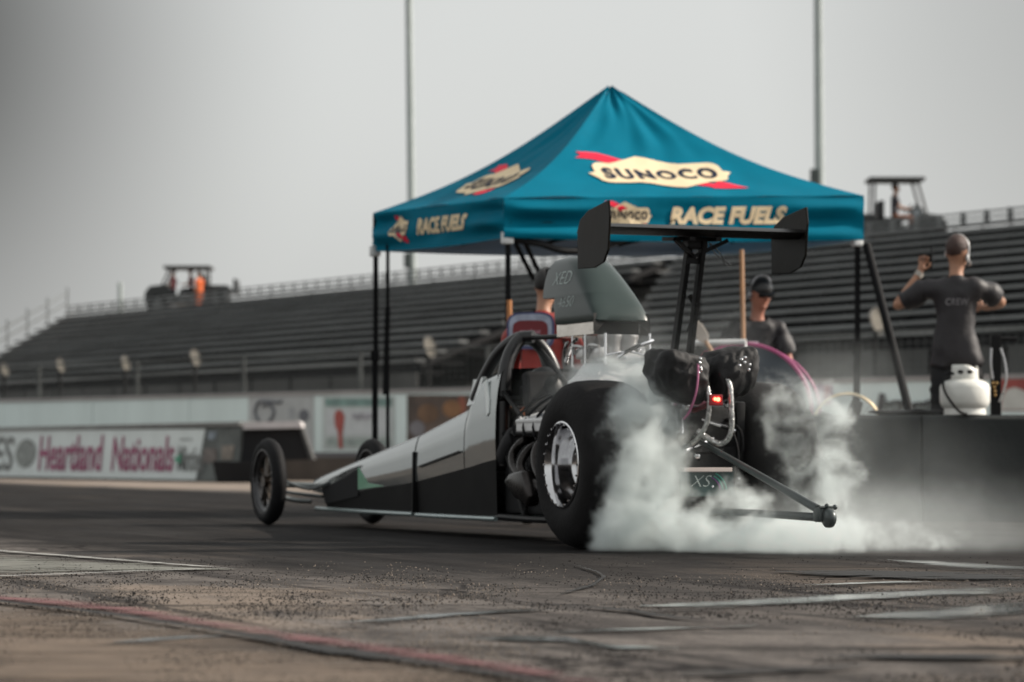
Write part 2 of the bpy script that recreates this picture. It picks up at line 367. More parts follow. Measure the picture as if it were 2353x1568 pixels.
for pp in ([(1470, 1395), (1600, 1386), (1780, 1376), (1950, 1366), (2140, 1356), (2380, 1344), (2380, 1374), (2140, 1377), (1950, 1386), (1780, 1397), (1600, 1402), (1470, 1398)],
           [(1955, 1420), (2040, 1408), (2150, 1401), (2250, 1390), (2400, 1374), (2400, 1426), (2250, 1427), (2150, 1432), (2040, 1430), (1955, 1424)],
           [(770, 1434), (900, 1422), (1040, 1411), (1160, 1405), (1290, 1402), (1290, 1406), (1160, 1413), (1040, 1422), (900, 1433), (770, 1437)],
           [(1230, 1458), (1380, 1450), (1520, 1446), (1740, 1441), (1740, 1446), (1520, 1452), (1380, 1456), (1230, 1462)],
           [(1060, 1470), (1180, 1463), (1300, 1466), (1420, 1486), (1560, 1493), (1560, 1497), (1420, 1500), (1300, 1482), (1180, 1480), (1060, 1476)],
           [(690, 1494), (730, 1489), (765, 1491), (790, 1497), (790, 1503), (765, 1503), (730, 1499), (690, 1497)],
           [(2040, 1288), (2140, 1290), (2240, 1296), (2400, 1304), (2400, 1318), (2240, 1312), (2140, 1303), (2040, 1292)],
           [(1850, 1346), (1950, 1342), (2060, 1338), (2140, 1338), (2140, 1342), (2060, 1344), (1950, 1347), (1850, 1349)],
           [(260, 1478), (340, 1471), (430, 1466), (520, 1464), (520, 1468), (430, 1473), (340, 1479), (260, 1483)]):
    cx_ = sum(q[0] for q in pp) / len(pp); cy_ = sum(q[1] for q in pp) / len(pp)
    sheet('damp_patch', [(cx_ + (x - cx_) * 1.25 - 30, cy_ + 2 + (y - cy_) * 1.5 + (6 if y > cy_ else -3)) for x, y in pp], M_damp, .0045)
    sheet('puddle', pp, M_wet, .006)
for pp in ([(1780, 1316), (1950, 1312), (2150, 1316), (2420, 1322), (2420, 1346), (2150, 1338), (1950, 1332), (1780, 1322)],
           [(1880, 1514), (2050, 1508), (2200, 1509), (2420, 1512), (2420, 1524), (2200, 1525), (2050, 1524), (1880, 1520)],
           [(1560, 1556), (1680, 1548), (1850, 1540), (2000, 1534), (2000, 1541), (1850, 1549), (1680, 1558), (1560, 1564)],
           [(1330, 1302), (1378, 1318), (1394, 1330), (1370, 1350), (1290, 1372), (1282, 1368), (1358, 1348), (1382, 1330), (1370, 1320), (1322, 1306)],
           [(1340, 1398), (1450, 1405), (1520, 1418), (1620, 1428), (1614, 1432), (1512, 1424), (1440, 1411), (1336, 1402)]):
    sheet('rubber_mark', pp, M_tar, .009)

def debris(name, label, n, m, smin, smax, seed, thr, top=1280):
    """low angular bits lying on the concrete, clustered; one mesh"""
    r = random.Random(seed); V, Fc = [], []; i = 0
    while i < n:
        py = top + (r.random() ** 1.15) * (1608 - top); px = r.uniform(-60, 2420); p = gr(px, py)
        if py < 1350 and r.random() > max(0.0, (py - 1284) / 66) ** 1.5 + (.12 if seed == 3 else 0): continue
        c_ = noise.noise(Vector((p.x * .9, p.y * .45, seed))) * .6 + noise.noise(Vector((p.x * 3.5, p.y * 1.2, seed + 5.))) * .5
        if c_ < thr + r.uniform(-.3, .3): continue
        i += 1; s = r.uniform(smin, smax) * (2.2 if r.random() < .015 and py < 1440 else 1); a = r.random() * 6.28; o = len(V); h = s * r.uniform(.35, .8)
        for q in range(4): V.append((p.x + s * math.cos(a + q * 1.571) * r.uniform(.7, 1.2), p.y + s * math.sin(a + q * 1.571) * r.uniform(.7, 1.2), .002))
        for q in range(3): V.append((p.x + s * .5 * math.cos(a + q * 2.09) , p.y + s * .5 * math.sin(a + q * 2.09), .004 + h * r.uniform(.7, 1.)))
        Fc += [(o, o + 1, o + 4), (o + 1, o + 5, o + 4), (o + 1, o + 2, o + 5), (o + 2, o + 3, o + 6), (o + 2, o + 6, o + 5), (o + 3, o, o + 4), (o + 3, o + 4, o + 6), (o + 4, o + 5, o + 6)]
    me = bpy.data.meshes.new(name); me.from_pydata(V, [], Fc); o = link(name, me, m); kind(o, 'stuff'); tag(o, label, name.replace('_', ' '))
debris('rubber_crumbs', 'scattered dark rubber crumbs and grit on the concrete', 10000, mat('rubber_crumb', (.022, .020, .019), .85, 0, .6, 3, spec=.2), .0016, .0044, 3, .16)
debris('concrete_grit', 'pale tan grit and aggregate standing out of the worn concrete', 6500, mat('pale_grit', (.15, .128, .11), .9, 0, .6, 9, spec=.15), .0016, .0044, 11, .22, 1284)

K['fence'] = mat('fence_dark', (.055, .06, .06), .6, .3, .3, 2)
# ---------------------------------------------------------------- the race car (local: x forward, y left, z up)
def dragster():
    car = thing('dragster', 'long silver and black rear engine dragster doing a smoky burnout, tall rear wing', 'race car', C0, CARROT)
    def P(mb, name, m, par=None, sm=False, ang=40): return mb.build(name, m, par or car, sm, True, ang)
    silver = mat('silver_paint', (.27, .29, .29), .07, .75, .05, 2, .10, 5, coat=.4)
    # --- body side skin lofted along the car; section from the ridge down to the sill
    ST = [(5.72, .285, .262, .215, .125, .07), (5.55, .312, .285, .235, .118, .13), (4.9, .395, .345, .20, .115, .165), (4.43, .452, .385, .245, .115, .19), (4.18, .485, .41, .262, .115, .20), (3.34, .588, .49, .306, .115, .245),
          (3.19, .606, .505, .318, .115, .25), (2.29, .752, .62, .402, .118, .285), (2.275, .77, .63, .403, .118, .286), (2.20, .905, .69, .41, .119, .288), (1.99, .935, .71, .435, .122, .295), (1.77, .966, .73, .455, .124, .30)]
    def sec(x):
        for a, b in zip(ST, ST[1:]):
            if b[0] <= x <= a[0]:
                t = (a[0] - x) / (a[0] - b[0]); return [a[i] + (b[i] - a[i]) * t for i in range(1, 6)]
        return list(ST[-1][1:]) if x < ST[-1][0] else list(ST[0][1:])
    def upper(x0, x1, n=14, bot_over=None):
        mb = MB()
        def fn(u, v):
            x = x0 + (x1 - x0) * u; zt, zs, zm, zb, w_ = sec(x)
            s = v * 2 - 1; a = abs(s); sg = 1 if s >= 0 else -1
            q = [(0.0, zt + .012), (.80 * w_, zt + .004), (.885 * w_, zt - (zt - zs) * .12), (.95 * w_, zt - (zt - zs) * .55), (.985 * w_, zs), (w_ * 1.0, zs - (zs - zm) * .55), (w_ * .985, zm)]
            t = a * (len(q) - 1); i = min(int(t), len(q) - 2); f = t - i
            return (x, sg * (q[i][0] + (q[i + 1][0] - q[i][0]) * f), q[i][1] + (q[i + 1][1] - q[i][1]) * f)
        mb.grid(fn, n, 42); return mb
    P(upper(5.72, 3.225), 'nose_cowl', silver, None, True, 60)
    P(upper(3.20, 2.30), 'centre_cowl', silver, None, True, 60)
    P(upper(2.285, 1.77, 28), 'cockpit_cowl', silver, None, True, 60)
    mb = MB()
    for s_ in (1, -1): mb.prism([(2.268, .765), (2.195, .915), (2.06, .932), (2.13, .775)], lambda x, z: (x, s_ * (.279 - (z - .76) * .14), z), lambda x, z: (x, s_ * (.26 - (z - .76) * .14), z), .003)
    mb.grid(lambda u, v: (2.292 - .085 * v, (u - .5) * .52, .765 + .155 * v), 12, 4)
    P(mb, 'windscreen', mat('windscreen_film', (.66, .69, .69), .2, 0, .04, 3, coat=.4))
    mb = MB(); mb.prism([(1.99, .90), (1.96, .915), (1.88, .80), (1.87, .72), (1.90, .70)], lambda x, z: (x, .300 - max(0, z - .73) * .12, z), lambda x, z: (x, .27, z), .003); P(mb, 'pale_stripe', mat('pale_stripe', (.58, .62, .61), .2, 0, .05, coat=.4))
    # black lower sides with floor
    black = mat('gloss_black_panel', (.0035, .0035, .0038), .5, 0, .2, 3, spec=.06)
    mb = MB()
    for x0, x1 in ((5.2, 3.225), (3.20, 1.77)):
        for s in (1, -1):
            mb.grid(lambda u, v: (x0 + (x1 - x0) * u, s * (sec(x0 + (x1 - x0) * u)[4] * (.982 - .03 * v)), sec(x0 + (x1 - x0) * u)[2] * (1 - v) + sec(x0 + (x1 - x0) * u)[3] * v + .004), 12, 4)
    mb.grid(lambda u, v: (5.5 - 3.73 * u, (v - .5) * 2 * sec(5.5 - 3.73 * u)[4] * .95, .113), 14, 2)
    P(mb, 'side_skirt', black, None, True)
    mb = MB()
    for x0, x1 in ((5.45, 3.24), (3.18, 1.75)):
        for s in (1, -1): mb.tube([(x0, s * sec(x0)[4] * .99, sec(x0)[3]), ((x0 + x1) / 2, s * sec((x0 + x1) / 2)[4] * 1.0, .116), (x1, s * sec(x1)[4] * 1.01, .118)], .014, 8)
    P(mb, 'sill_tube', mat('sill_paint', (.30, .36, .36), .25, .5, .1), None, True)
    mb = MB()
    for s in (1, -1):
        mb.beam((3.212, s * .247, .5), (3.212, s * .252, .13), .012, .03); mb.beam((3.1, s * .262, .41), (2.35, s * .292, .50), .006, .012)
    P(mb, 'panel_seam', K['black_metal'])
    mb = MB()   # green flash with pale edge ahead of the centre seam
    mb.prism([(4.42, .40), (4.36, .37), (4.2, .30), (3.85, .285), (4.42, .257)], lambda x, z: (x, sec(x)[4] * 1.0 + .003, z), lambda x, z: (x, sec(x)[4] * .99, z))
    P(mb, 'green_decal', mat('green_decal', (.09, .27, .16), .35, 0, .1))
    mb = MB()   # dark cut-outs where the front suspension tubes pass
    for s in (1, -1):
        mb.prism([(5.30, .255), (4.75, .33), (4.46, .385), (4.40, .372), (4.42, .215), (5.2, .15)], lambda x, z: (x, s * (sec(x)[4] * .99 + .004), z), lambda x, z: (x, s * (sec(x)[4] * .95), z))
    P(mb, 'suspension_cutout', K['stand_dark'])
    # --- front axle
    mb = MB()
    for s in (1, -1):
        mb.tube([(5.72, s * .06, .27), (5.76, s * .18, .275), (5.75, s * .335, .275)], .02, 8)
        mb.tube([(5.66, s * .10, .16), (5.74, s * .2, .17), (5.75, s * .335, .21)], .016, 8)
        mb.tube([(5.35, s * .12, .2), (5.6, s * .24, .22), (5.74, s * .33, .24)], .012, 8); mb.box((5.75, s * .335, .28), (.09, .05, .17), None, .01)
        mb.tube([(5.1, s * .15, .3), (5.4, s * .2, .25), (5.62, s * .3, .3)], .011, 8)
    P(mb, 'front_axle', mat('axle_grey', (.16, .175, .175), .35, .6, .2), None, True)
    for s in (1, -1):
        o = (5.75, s * .38, .30)
        mb = MB(); mb.lathe([(.222, -.045), (.245, -.052), (.275, -.045), (.294, -.02), (.300, 0), (.294, .02), (.275, .045), (.245, .052), (.222, .045)], o, (0, 1, 0), 48, True)
        wh = P(mb, 'front_wheel', K['rubber'], None, True, 50)
        mb = MB(); mb.lathe([(.224, -.046), (.226, -.03), (.19, -.022), (.19, .022), (.226, .03), (.224, .046), (.212, .046), (.205, .03), (.18, .018), (.18, -.018), (.205, -.03), (.212, -.046)], o, (0, 1, 0), 48, True)
        P(mb, 'rim', K['dark_steel'], wh, True, 30)
        mb = MB(); mb.cyl((5.75, s * .345, .3), (5.75, s * .42, .3), .045, .04, 20)
        for k_ in range(5):
            a = k_ * math.tau / 5 + .3; d = Vector((math.cos(a), 0, math.sin(a))); n_ = Vector((-math.sin(a), 0, math.cos(a))); c = Vector(o)
            for q in (1, -1): mb.beam(c + d * .03 + n_ * .018 * q + Vector((0, s * .012, 0)), c + d * .187 + n_ * .036 * q, .02, .014)
        P(mb, 'spokes', mat('bronze_black', (.055, .043, .034), .3, .8, .2), wh)
    # --- rear slicks
    for s in (1, -1):
        def oy(q): return s * (.64 - q)
        prof = [(.213, .0), (.235, -.012), (.275, -.022), (.325, -.018), (.375, .004), (.408, .035), (.424, .075), (.430, .14), (.431, .19), (.430, .24), (.424, .305), (.408, .345), (.375, .376), (.325, .398), (.275, .402), (.235, .392), (.213, .38)]
        mb = MB(); mb.lathe([(r_, (.64 - h_) * s) for r_, h_ in prof], (0, 0, .430), (0, 1, 0), 72, True)
        tw = P(mb, 'rear_wheel', K['tread'], None, True, 60)
        rp = [(.214, .004), (.221, -.004), (.221, -.012), (.213, -.015), (.206, -.006), (.198, .02), (.192, .06), (.19, .10), (.182, .13), (.172, .145), (.165, .14), (.11, .155), (.07, .165), (.045, .17), (.0, .17)]
        mb = MB(); mb.lathe([(r_, (.64 - h_) * s) for r_, h_ in rp], (0, 0, .430), (0, 1, 0), 64)
        mb.lathe([(.214, (.64 - .376) * s), (.19, (.64 - .37) * s), (.185, (.64 - .2) * s)], (0, 0, .43), (0, 1, 0), 48)
        for k_ in range(24):
            a = k_ * math.tau / 24; mb.cyl((.209 * math.cos(a), oy(-.015), .43 + .209 * math.sin(a)), (.209 * math.cos(a), oy(-.022), .43 + .209 * math.sin(a)), .005, None, 6)
        for k_ in range(5):
            a = k_ * math.tau / 5; mb.cyl((.06 * math.cos(a), oy(.16), .43 + .06 * math.sin(a)), (.06 * math.cos(a), oy(.125), .43 + .06 * math.sin(a)), .011, None, 8)
        mb.cyl((0, oy(.165), .43), (0, oy(.10), .43), .036, .03, 18)
        P(mb, 'rim', K['chrome'], tw, True, 35)
    # --- roll cage
    mb = MB()
    mb.tube([(1.80, .24, .42), (1.80, .235, .85), (1.82, .20, 1.02), (1.85, .13, 1.125), (1.86, .07, 1.15), (1.85, .01, 1.125), (1.82, -.06, 1.02), (1.80, -.1, .85), (1.80, -.12, .42)], .041, 12, 5)
    mb.tube([(2.2, .25, .80), (2.10, .22, .95), (2.0, .18, 1.07), (1.88, .12, 1.145), (1.8, .05, 1.155)], .037, 12, 4)
    mb.tube([(2.2, -.25, .80), (2.10, -.18, .95), (2.0, -.10, 1.07), (1.88, -.0, 1.145)], .037, 12, 4)
    P(mb, 'roll_cage', mat('cage_padding', (.008, .008, .009), .34, 0, .2, 6, spec=.5), None, True)
    mb = MB()
    mb.tube([(1.85, .07, 1.15), (1.6, .06, 1.145), (1.2, .05, 1.14)], .014, 8); mb.tube([(1.85, .0, 1.1), (1.1, .02, .72)], .014, 8, 1)
    for s in (1, -1):
        mb.tube([(1.80, s * .24, .60), (1.0, s * .26, .60), (.1, s * .2, .56), (-.28, s * .15, .56)], .019, 8); mb.tube([(1.80, s * .27, .13), (1.0, s * .27, .125), (.1, s * .22, .16), (-.25, s * .15, .24)], .019, 8)
        for a, b in (((1.8, .6), (1.45, .13)), ((1.45, .13), (1.3, .6)), ((1.3, .6), (.9, .13)), ((.6, .14), (.45, .59)), ((.1, .56), (-.05, .2)), ((1.8, .85), (1.3, .6))):
            mb.tube([(a[0], s * .25, a[1]), (b[0], s * .25, b[1])], .013, 8, 1)
    mb.tube([(1.77, .27, .80), (1.72, -.2, .8)], .016, 8, 1)
    P(mb, 'chassis_tubes', K['black_metal'], None, True)
    mb = MB(); mb.box((1.25, 0, .36), (1.1, .46, .42), None, .02); mb.box((1.52, 0, .70), (.08, .42, .5), Matrix.Rotation(.2, 3, 'Y'), .02)
    P(mb, 'engine_bay', K['stand_dark'])
    # --- engine
    eng = P(MB().box((.92, 0, .46), (.62, .36, .34), None, .03).box((.92, .2, .6), (.6, .16, .14), Matrix.Rotation(-.5, 3, 'X'), .02).box((.92, -.2, .6), (.6, .16, .14), Matrix.Rotation(.5, 3, 'X'), .02), 'engine', K['dark_steel'])
    for s in (1, -1):
        mb = MB(); mb.box((.98, s * .30, .675), (.50, .20, .055), Matrix.Rotation(-s * .30, 3, 'X'), .012); mb.box((.98, s * .385, .635), (.48, .025, .055), None, .006)
        vc = P(mb, 'valve_cover', K['pale_alu'], eng)
        for i in range(8): pass
        for i in range(5): P(MB().cyl((.77 + i * .105, s * .385, .675), (.77 + i * .105, s * .385, .69), .008, None, 8), 'bolt', K['chrome'], vc)
    tb = text_bm('SC', .13, .004, .2, 1.2, lambda x, y: (.98 - x, .30 - y * .955 * -1 * -1 * -1 * .9, .7075 - (y) * .28 * 1.0))
    P(tb, 'cover_lettering', K['logo_navy'], eng)
    hdr = mat('header_chrome', (.03, .027, .026), .28, .8, .7, 8, spec=.3)
    for s in (1, -1):
        for i in range(4):
            x = 1.16 - i * .16; mb = MB()
            dz = (.02, -.03, .015, -.02)[i]; mb.tube([(x, s * .33, .56), (x + .03 * (i - 1), s * (.40 + .02 * (i % 2)), .53 + dz), (x + .01 - .03 * (i % 2), s * (.44 + .03 * (i % 2)), .45 + dz), (x - .14 + .02 * i, s * .46, .36 + dz * .5), (.66 - i * .04, s * (.45 - .02 * (i % 2)), .28 + i * .012), (.46, s * .43, .24)], .024, 10, 4)
            P(mb, 'exhaust_pipe', hdr, eng, True)
    mb = MB()
    mb.prism([(1.05, .38), (1.13, .33), (.95, .25), (.80, .2), (.74, .26), (.86, .40)], lambda x, z: (x, .515, z), lambda x, z: (x, .44, z), .018)
    P(mb, 'exhaust_collector', hdr, eng, True, 60)
    mb = MB()
    for i in range(7):
        x = 1.2 - i * .14; mb.tube([(x, .2, .82), (x + .05, .3, .76), (x + .06, .39, .66), (x + .03, .40, .58)], .009, 6)
    for i in range(6):
        x = 1.3 - i * .1; mb.tube([(x, .30, .5 + .02 * i), (x - .15, .36, .42), (x - .25, .33, .3)], .008, 6)
    P(mb, 'ignition_leads', K['rubber'], eng, True)
    # intake manifold: flared pale plate
    mb = MB(); mb.prism([(1.05, .862), (1.05, .885), (.98, .905), (.96, .975), (.72, .975), (.67, .905), (.62, .885), (.62, .862)], lambda x, z: (x, .165 - max(0, z - .885) * .6, z), lambda x, z: (x, -.165 + max(0, z - .885) * .6, z), .006)
    mb.box((.84, 0, .79), (.36, .22, .14), None, .02)
    P(mb, 'intake_manifold', K['pale_alu'], eng)
    for x in (.74, .95):
        mb = MB(); mb.box((x, 0, 1.0), (.15, .2, .045), None, .008); mb.lathe([(.055, 1.02), (.06, 1.06), (.062, 1.09), (.07, 1.11), (.07, 1.125)], (x, .045, 0), (0, 0, 1), 20); mb.lathe([(.055, 1.02), (.06, 1.06), (.062, 1.09), (.07, 1.11), (.07, 1.125)], (x, -.045, 0), (0, 0, 1), 20)
        for q in (1, -1):
            mb.box((x, q * .115, 1.03), (.1, .05, .06), None, .01); mb.tube([(x + .06, q * .14, 1.03), (x + .02, q * .16, 1.07), (x - .08, q * .15, 1.06)], .009, 8)
        P(mb, 'carburettor', K['alu'], eng, True, 35)
    for x, y in ((1.06, .13), (.62, .13), (1.06, -.13), (.62, -.13), (.84, .15), (.88, -.15)): P(MB().cyl((x, y, .96), (x, y, 1.13), .007, None, 8), 'stud', K['chrome'], eng, True)
    for pts, r_ in (([(1.15, .13, .99), (1.1, .12, 1.08), (.98, .14, 1.11)], .011), ([(.62, .06, 1.0), (.58, -.04, 1.06), (.6, -.14, 1.09)], .012), ([(.56, -.1, 1.0), (.6, .0, 1.03), (.62, .13, 1.01)], .008), ([(1.2, .1, .98), (1.17, .13, 1.05), (1.1, .14, 1.1)], .008)):
        P(MB().tube(pts, r_, 8), 'fuel_line', K['chrome'], eng, True)
    for i in range(9): P(MB().ball((.6 + .05 * (i % 5), -.12 + .06 * (i // 3), 1.0 + .02 * (i % 3)), .011, seg=8), 'fitting', K['chrome'], eng, True)
    # scoop base plate and scoop
    mb = MB(); mb.box((1.03, 0, 1.178), (.50, .26, .10), None, .004)
    for i in range(6): mb.cyl((.80 + i * .09, .128, 1.22), (.80 + i * .09, .134, 1.22), .008, None, 8)
    P(mb, 'scoop_base', mat('polished_plate', (.62, .57, .52), .09, 1.0, .1, 6, .25, 14), eng)
    sc = mat('scoop_grey', (.028, .042, .040), .30, 0, .06, 3, .02, 8, spec=.28)
    prof = [(1.455, 1.36), (1.455, 1.46), (1.44, 1.52), (1.39, 1.562), (1.30, 1.575), (1.18, 1.577), (1.08, 1.573), (1.02, 1.562), (.965, 1.54), (.915, 1.507), (.87, 1.466), (.828, 1.417), (.79, 1.365), (.755, 1.31), (.72, 1.262), (.688, 1.228), (.682, 1.20), (.78, 1.205), (1.24, 1.235), (1.27, 1.27), (1.275, 1.32), (1.29, 1.352), (1.33, 1.36)]
    LV = [(1.198, 1.25, .690, .155, 6., .74), (1.205, 1.252, .686, .160, 6., .73), (1.24, 1.262, .698, .161, 4.5, .75), (1.30, 1.275, .752, .157, 3.6, .83), (1.348, 1.287, .800, .152, 3.2, .89), (1.3505, 1.44, .802, .152, 3.2, .89), (1.362, 1.455, .812, .150, 3.0, .91), (1.41, 1.457, .862, .143, 2.8, .98), (1.46, 1.453, .918, .134, 2.6, 1.05), (1.505, 1.443, .972, .124, 2.5, 1.12), (1.535, 1.428, 1.015, .114, 2.4, 1.17), (1.556, 1.402, 1.055, .100, 2.3, 1.21), (1.569, 1.37, 1.095, .082, 2.3, 1.24), (1.576, 1.33, 1.14, .06, 2.2, 1.25), (1.578, 1.29, 1.19, .03, 2., 1.25)]
    mb = MB(); rings = []
    for z, xf, xr, hw, ex, xc in LV:
        ring = []; rc = .03
        for q in range(25):
            t_ = math.pi * q / 24; c_, s2 = math.cos(t_), math.sin(t_)
            ring.append((xc - (xc - xr) * abs(s2) ** (2 / ex), hw * math.copysign(abs(c_) ** (2 / ex), c_), z))
        for q in range(7):
            a_ = math.pi / 2 * q / 6; ring.append((xf - rc + rc * math.sin(a_), -hw + rc - rc * math.cos(a_), z))
        for q in range(7):
            a_ = math.pi / 2 * q / 6; ring.append((xf - rc + rc * math.cos(a_), hw - rc + rc * math.sin(a_), z))
        rings.append([mb.b.verts.new(p_) for p_ in ring])
    for ra, rb in zip(rings, rings[1:]):
        for q in range(len(ra)): mb.b.faces.new((ra[q], ra[(q + 1) % len(ra)], rb[(q + 1) % len(ra)], rb[q]))
    mb.b.faces.new(rings[-1]); mb.b.faces.new(rings[0][::-1])
    sp = P(mb, 'hood_scoop', sc, eng, True, 50)
    mb = MB(); mb.prism([(1.30, 1.385), (1.30, 1.5), (1.4, 1.52), (1.462, 1.52), (1.462, 1.385)], lambda x, z: (x, .12, z), lambda x, z: (x, -.12, z))
    P(mb, 'scoop_mouth', K['stand_dark'], sp)
    # drooping rear lip with an arched dark cavity under it
    mb = MB(); mb.grid(lambda u, v: (.70 - .02 * v + .05 * (1 - abs(2 * u - 1)), (.5 - u) * .33, 1.24 - v * (.02 + .10 * abs(2 * u - 1) ** 2.2)), 20, 3)
    mb.grid(lambda u, v: (.70 + .12 * v, -.165, 1.22 - .095 * u), 2, 2)
    P(mb, 'scoop_lip', K['carbon'], sp, True)
    mb = MB(); mb.box((.80, 0, 1.17), (.10, .25, .08)); P(mb, 'scoop_cavity', K['stand_dark'], sp)
    def hwz(z):
        for p_, q_ in zip(LV, LV[1:]):
            if p_[0] <= z <= q_[0]: return p_[3] + (q_[3] - p_[3]) * (z - p_[0]) / (q_[0] - p_[0])
        return LV[0][3]
    chalk = mat('chalk', (.50, .58, .56), .9, 0, .2, 60)
    def sd(x0, z0):
        return lambda x, y: (x0 - x * 1.0, hwz(z0 + y) + .0025, z0 + y)
    for body, x0, z0, sz, shr in (('XED', 1.19, 1.45, .105, .3), ('4650', 1.10, 1.315, .085, .35)):
        tb = text_bm(body, sz, -.0022, shr, 1.25, sd(x0, z0), 1.0, .02); P(tb, 'chalk_number', chalk, sp)
    # --- rear wing
    wg = P(MB().prism([(-.30, 1.585), (-.36, 1.615), (-.30, 1.637), (-.14, 1.640), (.02, 1.622), (.06, 1.612), (-.1, 1.597)], lambda x, z: (x, .545, z), lambda x, z: (x, -.545, z)), 'rear_wing', K['carbon'], None, True, 30)
    for s in (1, -1):
        mb = MB(); mb.prism([(-.37, 1.745), (-.385, 1.66), (-.365, 1.50), (-.31, 1.44), (-.20, 1.418), (.01, 1.425), (.015, 1.62), (-.02, 1.672), (-.12, 1.712)], lambda x, z: (x, s * .558, z), lambda x, z: (x, s * .546, z), .003)
        P(mb, 'end_plate', mat('end_plate_carbon', (.008, .0068, .0055), .4, 0, .7, 4, .1, 12, spec=.10), wg)
    mb = MB()
    for y, dx in ((.012, .05), (-.05, -.03)):
        mb.beam((.10 + dx, y, .60), (-.19 + dx * .4, y, 1.585), .026, .050, (1, 0, 0), .006)
    for y in (.06, -.09): mb.beam((-.30, y, 1.572), (.03, y, 1.592), .03, .02); mb.beam((-.16, -.012, 1.49), (-.22, y * 2.0, 1.575), .02, .02)
    mb.beam((-.15, .02, 1.47), (-.16, -.06, 1.47), .03, .03); mb.beam((-.2, .1, 1.578), (-.2, -.13, 1.578), .04, .018); mb.box((-.16, -.02, 1.555), (.09, .11, .05), None, .01)
    mb.tube([(-.02, -.06, 1.30), (-.05, -.085, 1.22), (.03, -.08, 1.12)], .016, 8)
    P(mb, 'wing_strut', K['black_metal'], wg)
    mb = MB()
    for q in (0, .03): mb.tube([(-.1, -.13, 1.57), (-.05, -.19 - q, 1.52), (.0, -.30 + q, 1.47), (.02, -.32, 1.462)], .0035, 6)
    mb.tube([(-.1, -.06, 1.52), (-.05, -.12, 1.47), (.02, -.17, 1.44)], .0035, 6)
    P(mb, 'wing_cable', K['galv'], wg, True)
    # --- rear end
    mb = MB()
    mb.cyl((0, .62 - .17, .43), (0, -.45, .43), .048, None, 18); mb.ball((-.05, 0, .43), .17, (1, .8, 1), 20); mb.box((-.12, 0, .62), (.32, .42, .22), None, .03); mb.box((-.22, .02, .36), (.12, .5, .34), None, .03)
    mb.box((.3, 0, .4), (.5, .34, .34), None, .04)
    for y in (.2, -.22): mb.box((-.26, y, .5), (.06, .05, .5), None, .01)
    P(mb, 'rear_axle', K['black_metal'], None, True, 40)
    for (x, y, z, r_) in ((-.33, .115, .725, .026), (-.33, -.12, .735, .019), (-.36, .065, .475, .021), (-.4, .0, .32, .012), (-.36, .03, .285, .008), (-.36, -.17, .36, .01)):
        P(MB().ball((x, y, z), r_, (1, 1, 1.1), 12), 'fitting', K['chrome'], None, True)
    for p0_, p1_, r0_ in (((-.3, .14, .70), (-.36, .16, .58), .024), ((-.30, .17, .69), (-.27, .27, .56), .02), ((-.25, .24, .74), (-.25, .3, .69), .011), ((-.15, .27, .79), (-.2, .25, .712), .010), ((-.2, .21, .756), (-.25, .16, .668), .009), ((-.18, .235, .74), (-.18, .225, .70), .012), ((-.28, .0, .66), (-.34, -.16, .60), .012), ((-.30, -.05, .56), (-.38, .14, .50), .014)):
        P(MB().cyl(p0_, p1_, r0_, None, 10), 'link_rod', K['chrome'], None, True)
    mb = MB(); mb.box((-.545, .055, .752), (.03, .075, .055), None, .005); mb.beam((-.53, .055, .74), (-.28, .05, .70), .02, .02); tl = P(mb, 'rain_light', mat('lamp_housing', (.16, .004, .008), .3, 0, .1))
    mb = MB(); mb.ball((-.562, .045, .755), .011, seg=10).ball((-.562, .062, .757), .009, seg=10)
    P(mb, 'bulb', mat('lit_red_led', (1, .05, .05), .3, emit=((1, .06, .03), 9.)), tl)
    # parachute packs
    def pack(c, d, seed, name, shear, par=None):
        mb = MB(); bmesh.ops.create_cube(mb.b, size=1); bmesh.ops.subdivide_edges(mb.b, edges=mb.b.edges[:], cuts=19, use_grid_fill=True)
        for v in mb.b.verts:
            p = v.co * 2; n4 = (abs(p.x) ** 5 + abs(p.y) ** 5 + abs(p.z) ** 5) ** (1 / 5); p = p / max(n4, .01) * max(abs(p.x), abs(p.y), abs(p.z))
            q = Vector((p.x * d[0], p.y * d[1], p.z * d[2])) * .5
            f = 1 - .30 * max(0, -p.z) * (1 if p.y * shear > 0 else .5); q.y *= f; q.x *= 1 - .2 * max(0, -p.z)
            q += p.normalized() * (noise.noise(Vector((p.x * 1.2, p.y * 1.2, p.z * .9)) + Vector((seed, 0, 0))) * .022 - abs(noise.noise(Vector((p.x * 2 + p.z, p.y * 3.2 + p.z * .8, p.z * 1.1)) + Vector((0, seed, 0)))) * .026)
            q.z += .03 * p.y * shear; v.co = q + Vector(c)
        return P(mb, name, K['cloth_black'], par, True, 180)
    pa = pack((-.40, .20, .872), (.34, .27, .245), 3.1, 'parachute_pack', 1); pb = pack((-.36, -.10, .890), (.36, .27, .25), 8.4, 'parachute_pack', -1)
    mb = MB(); mb.tube([(-.58, .165, .93), (-.59, .17, .86), (-.575, .175, .78), (-.50, .17, .70), (-.42, .165, .66)], .006, 6); P(mb, 'pull_strap', mat('pink_strap', (.40, .13, .24), .6, 0, .1), pa, True)
    for (pr, q) in ((pa, [(-.575, .15, .955), (-.585, .16, .935), (-.585, .155, .91), (-.58, .15, .90), (-.585, .165, .885)]), (pb, [(-.56, -.085, .955), (-.565, -.10, .94), (-.56, -.13, .93), (-.57, -.07, .925), (-.56, -.125, .905), (-.55, -.11, .965)])):
        mb = MB()
        for c_ in q: mb.ball(c_, .0095, seg=8)
        P(mb, 'buckle', K['chrome'], pr, True)
    braid = mat('braided_hose', (.42, .42, .41), .3, .9, .6, 55, .8, 60)
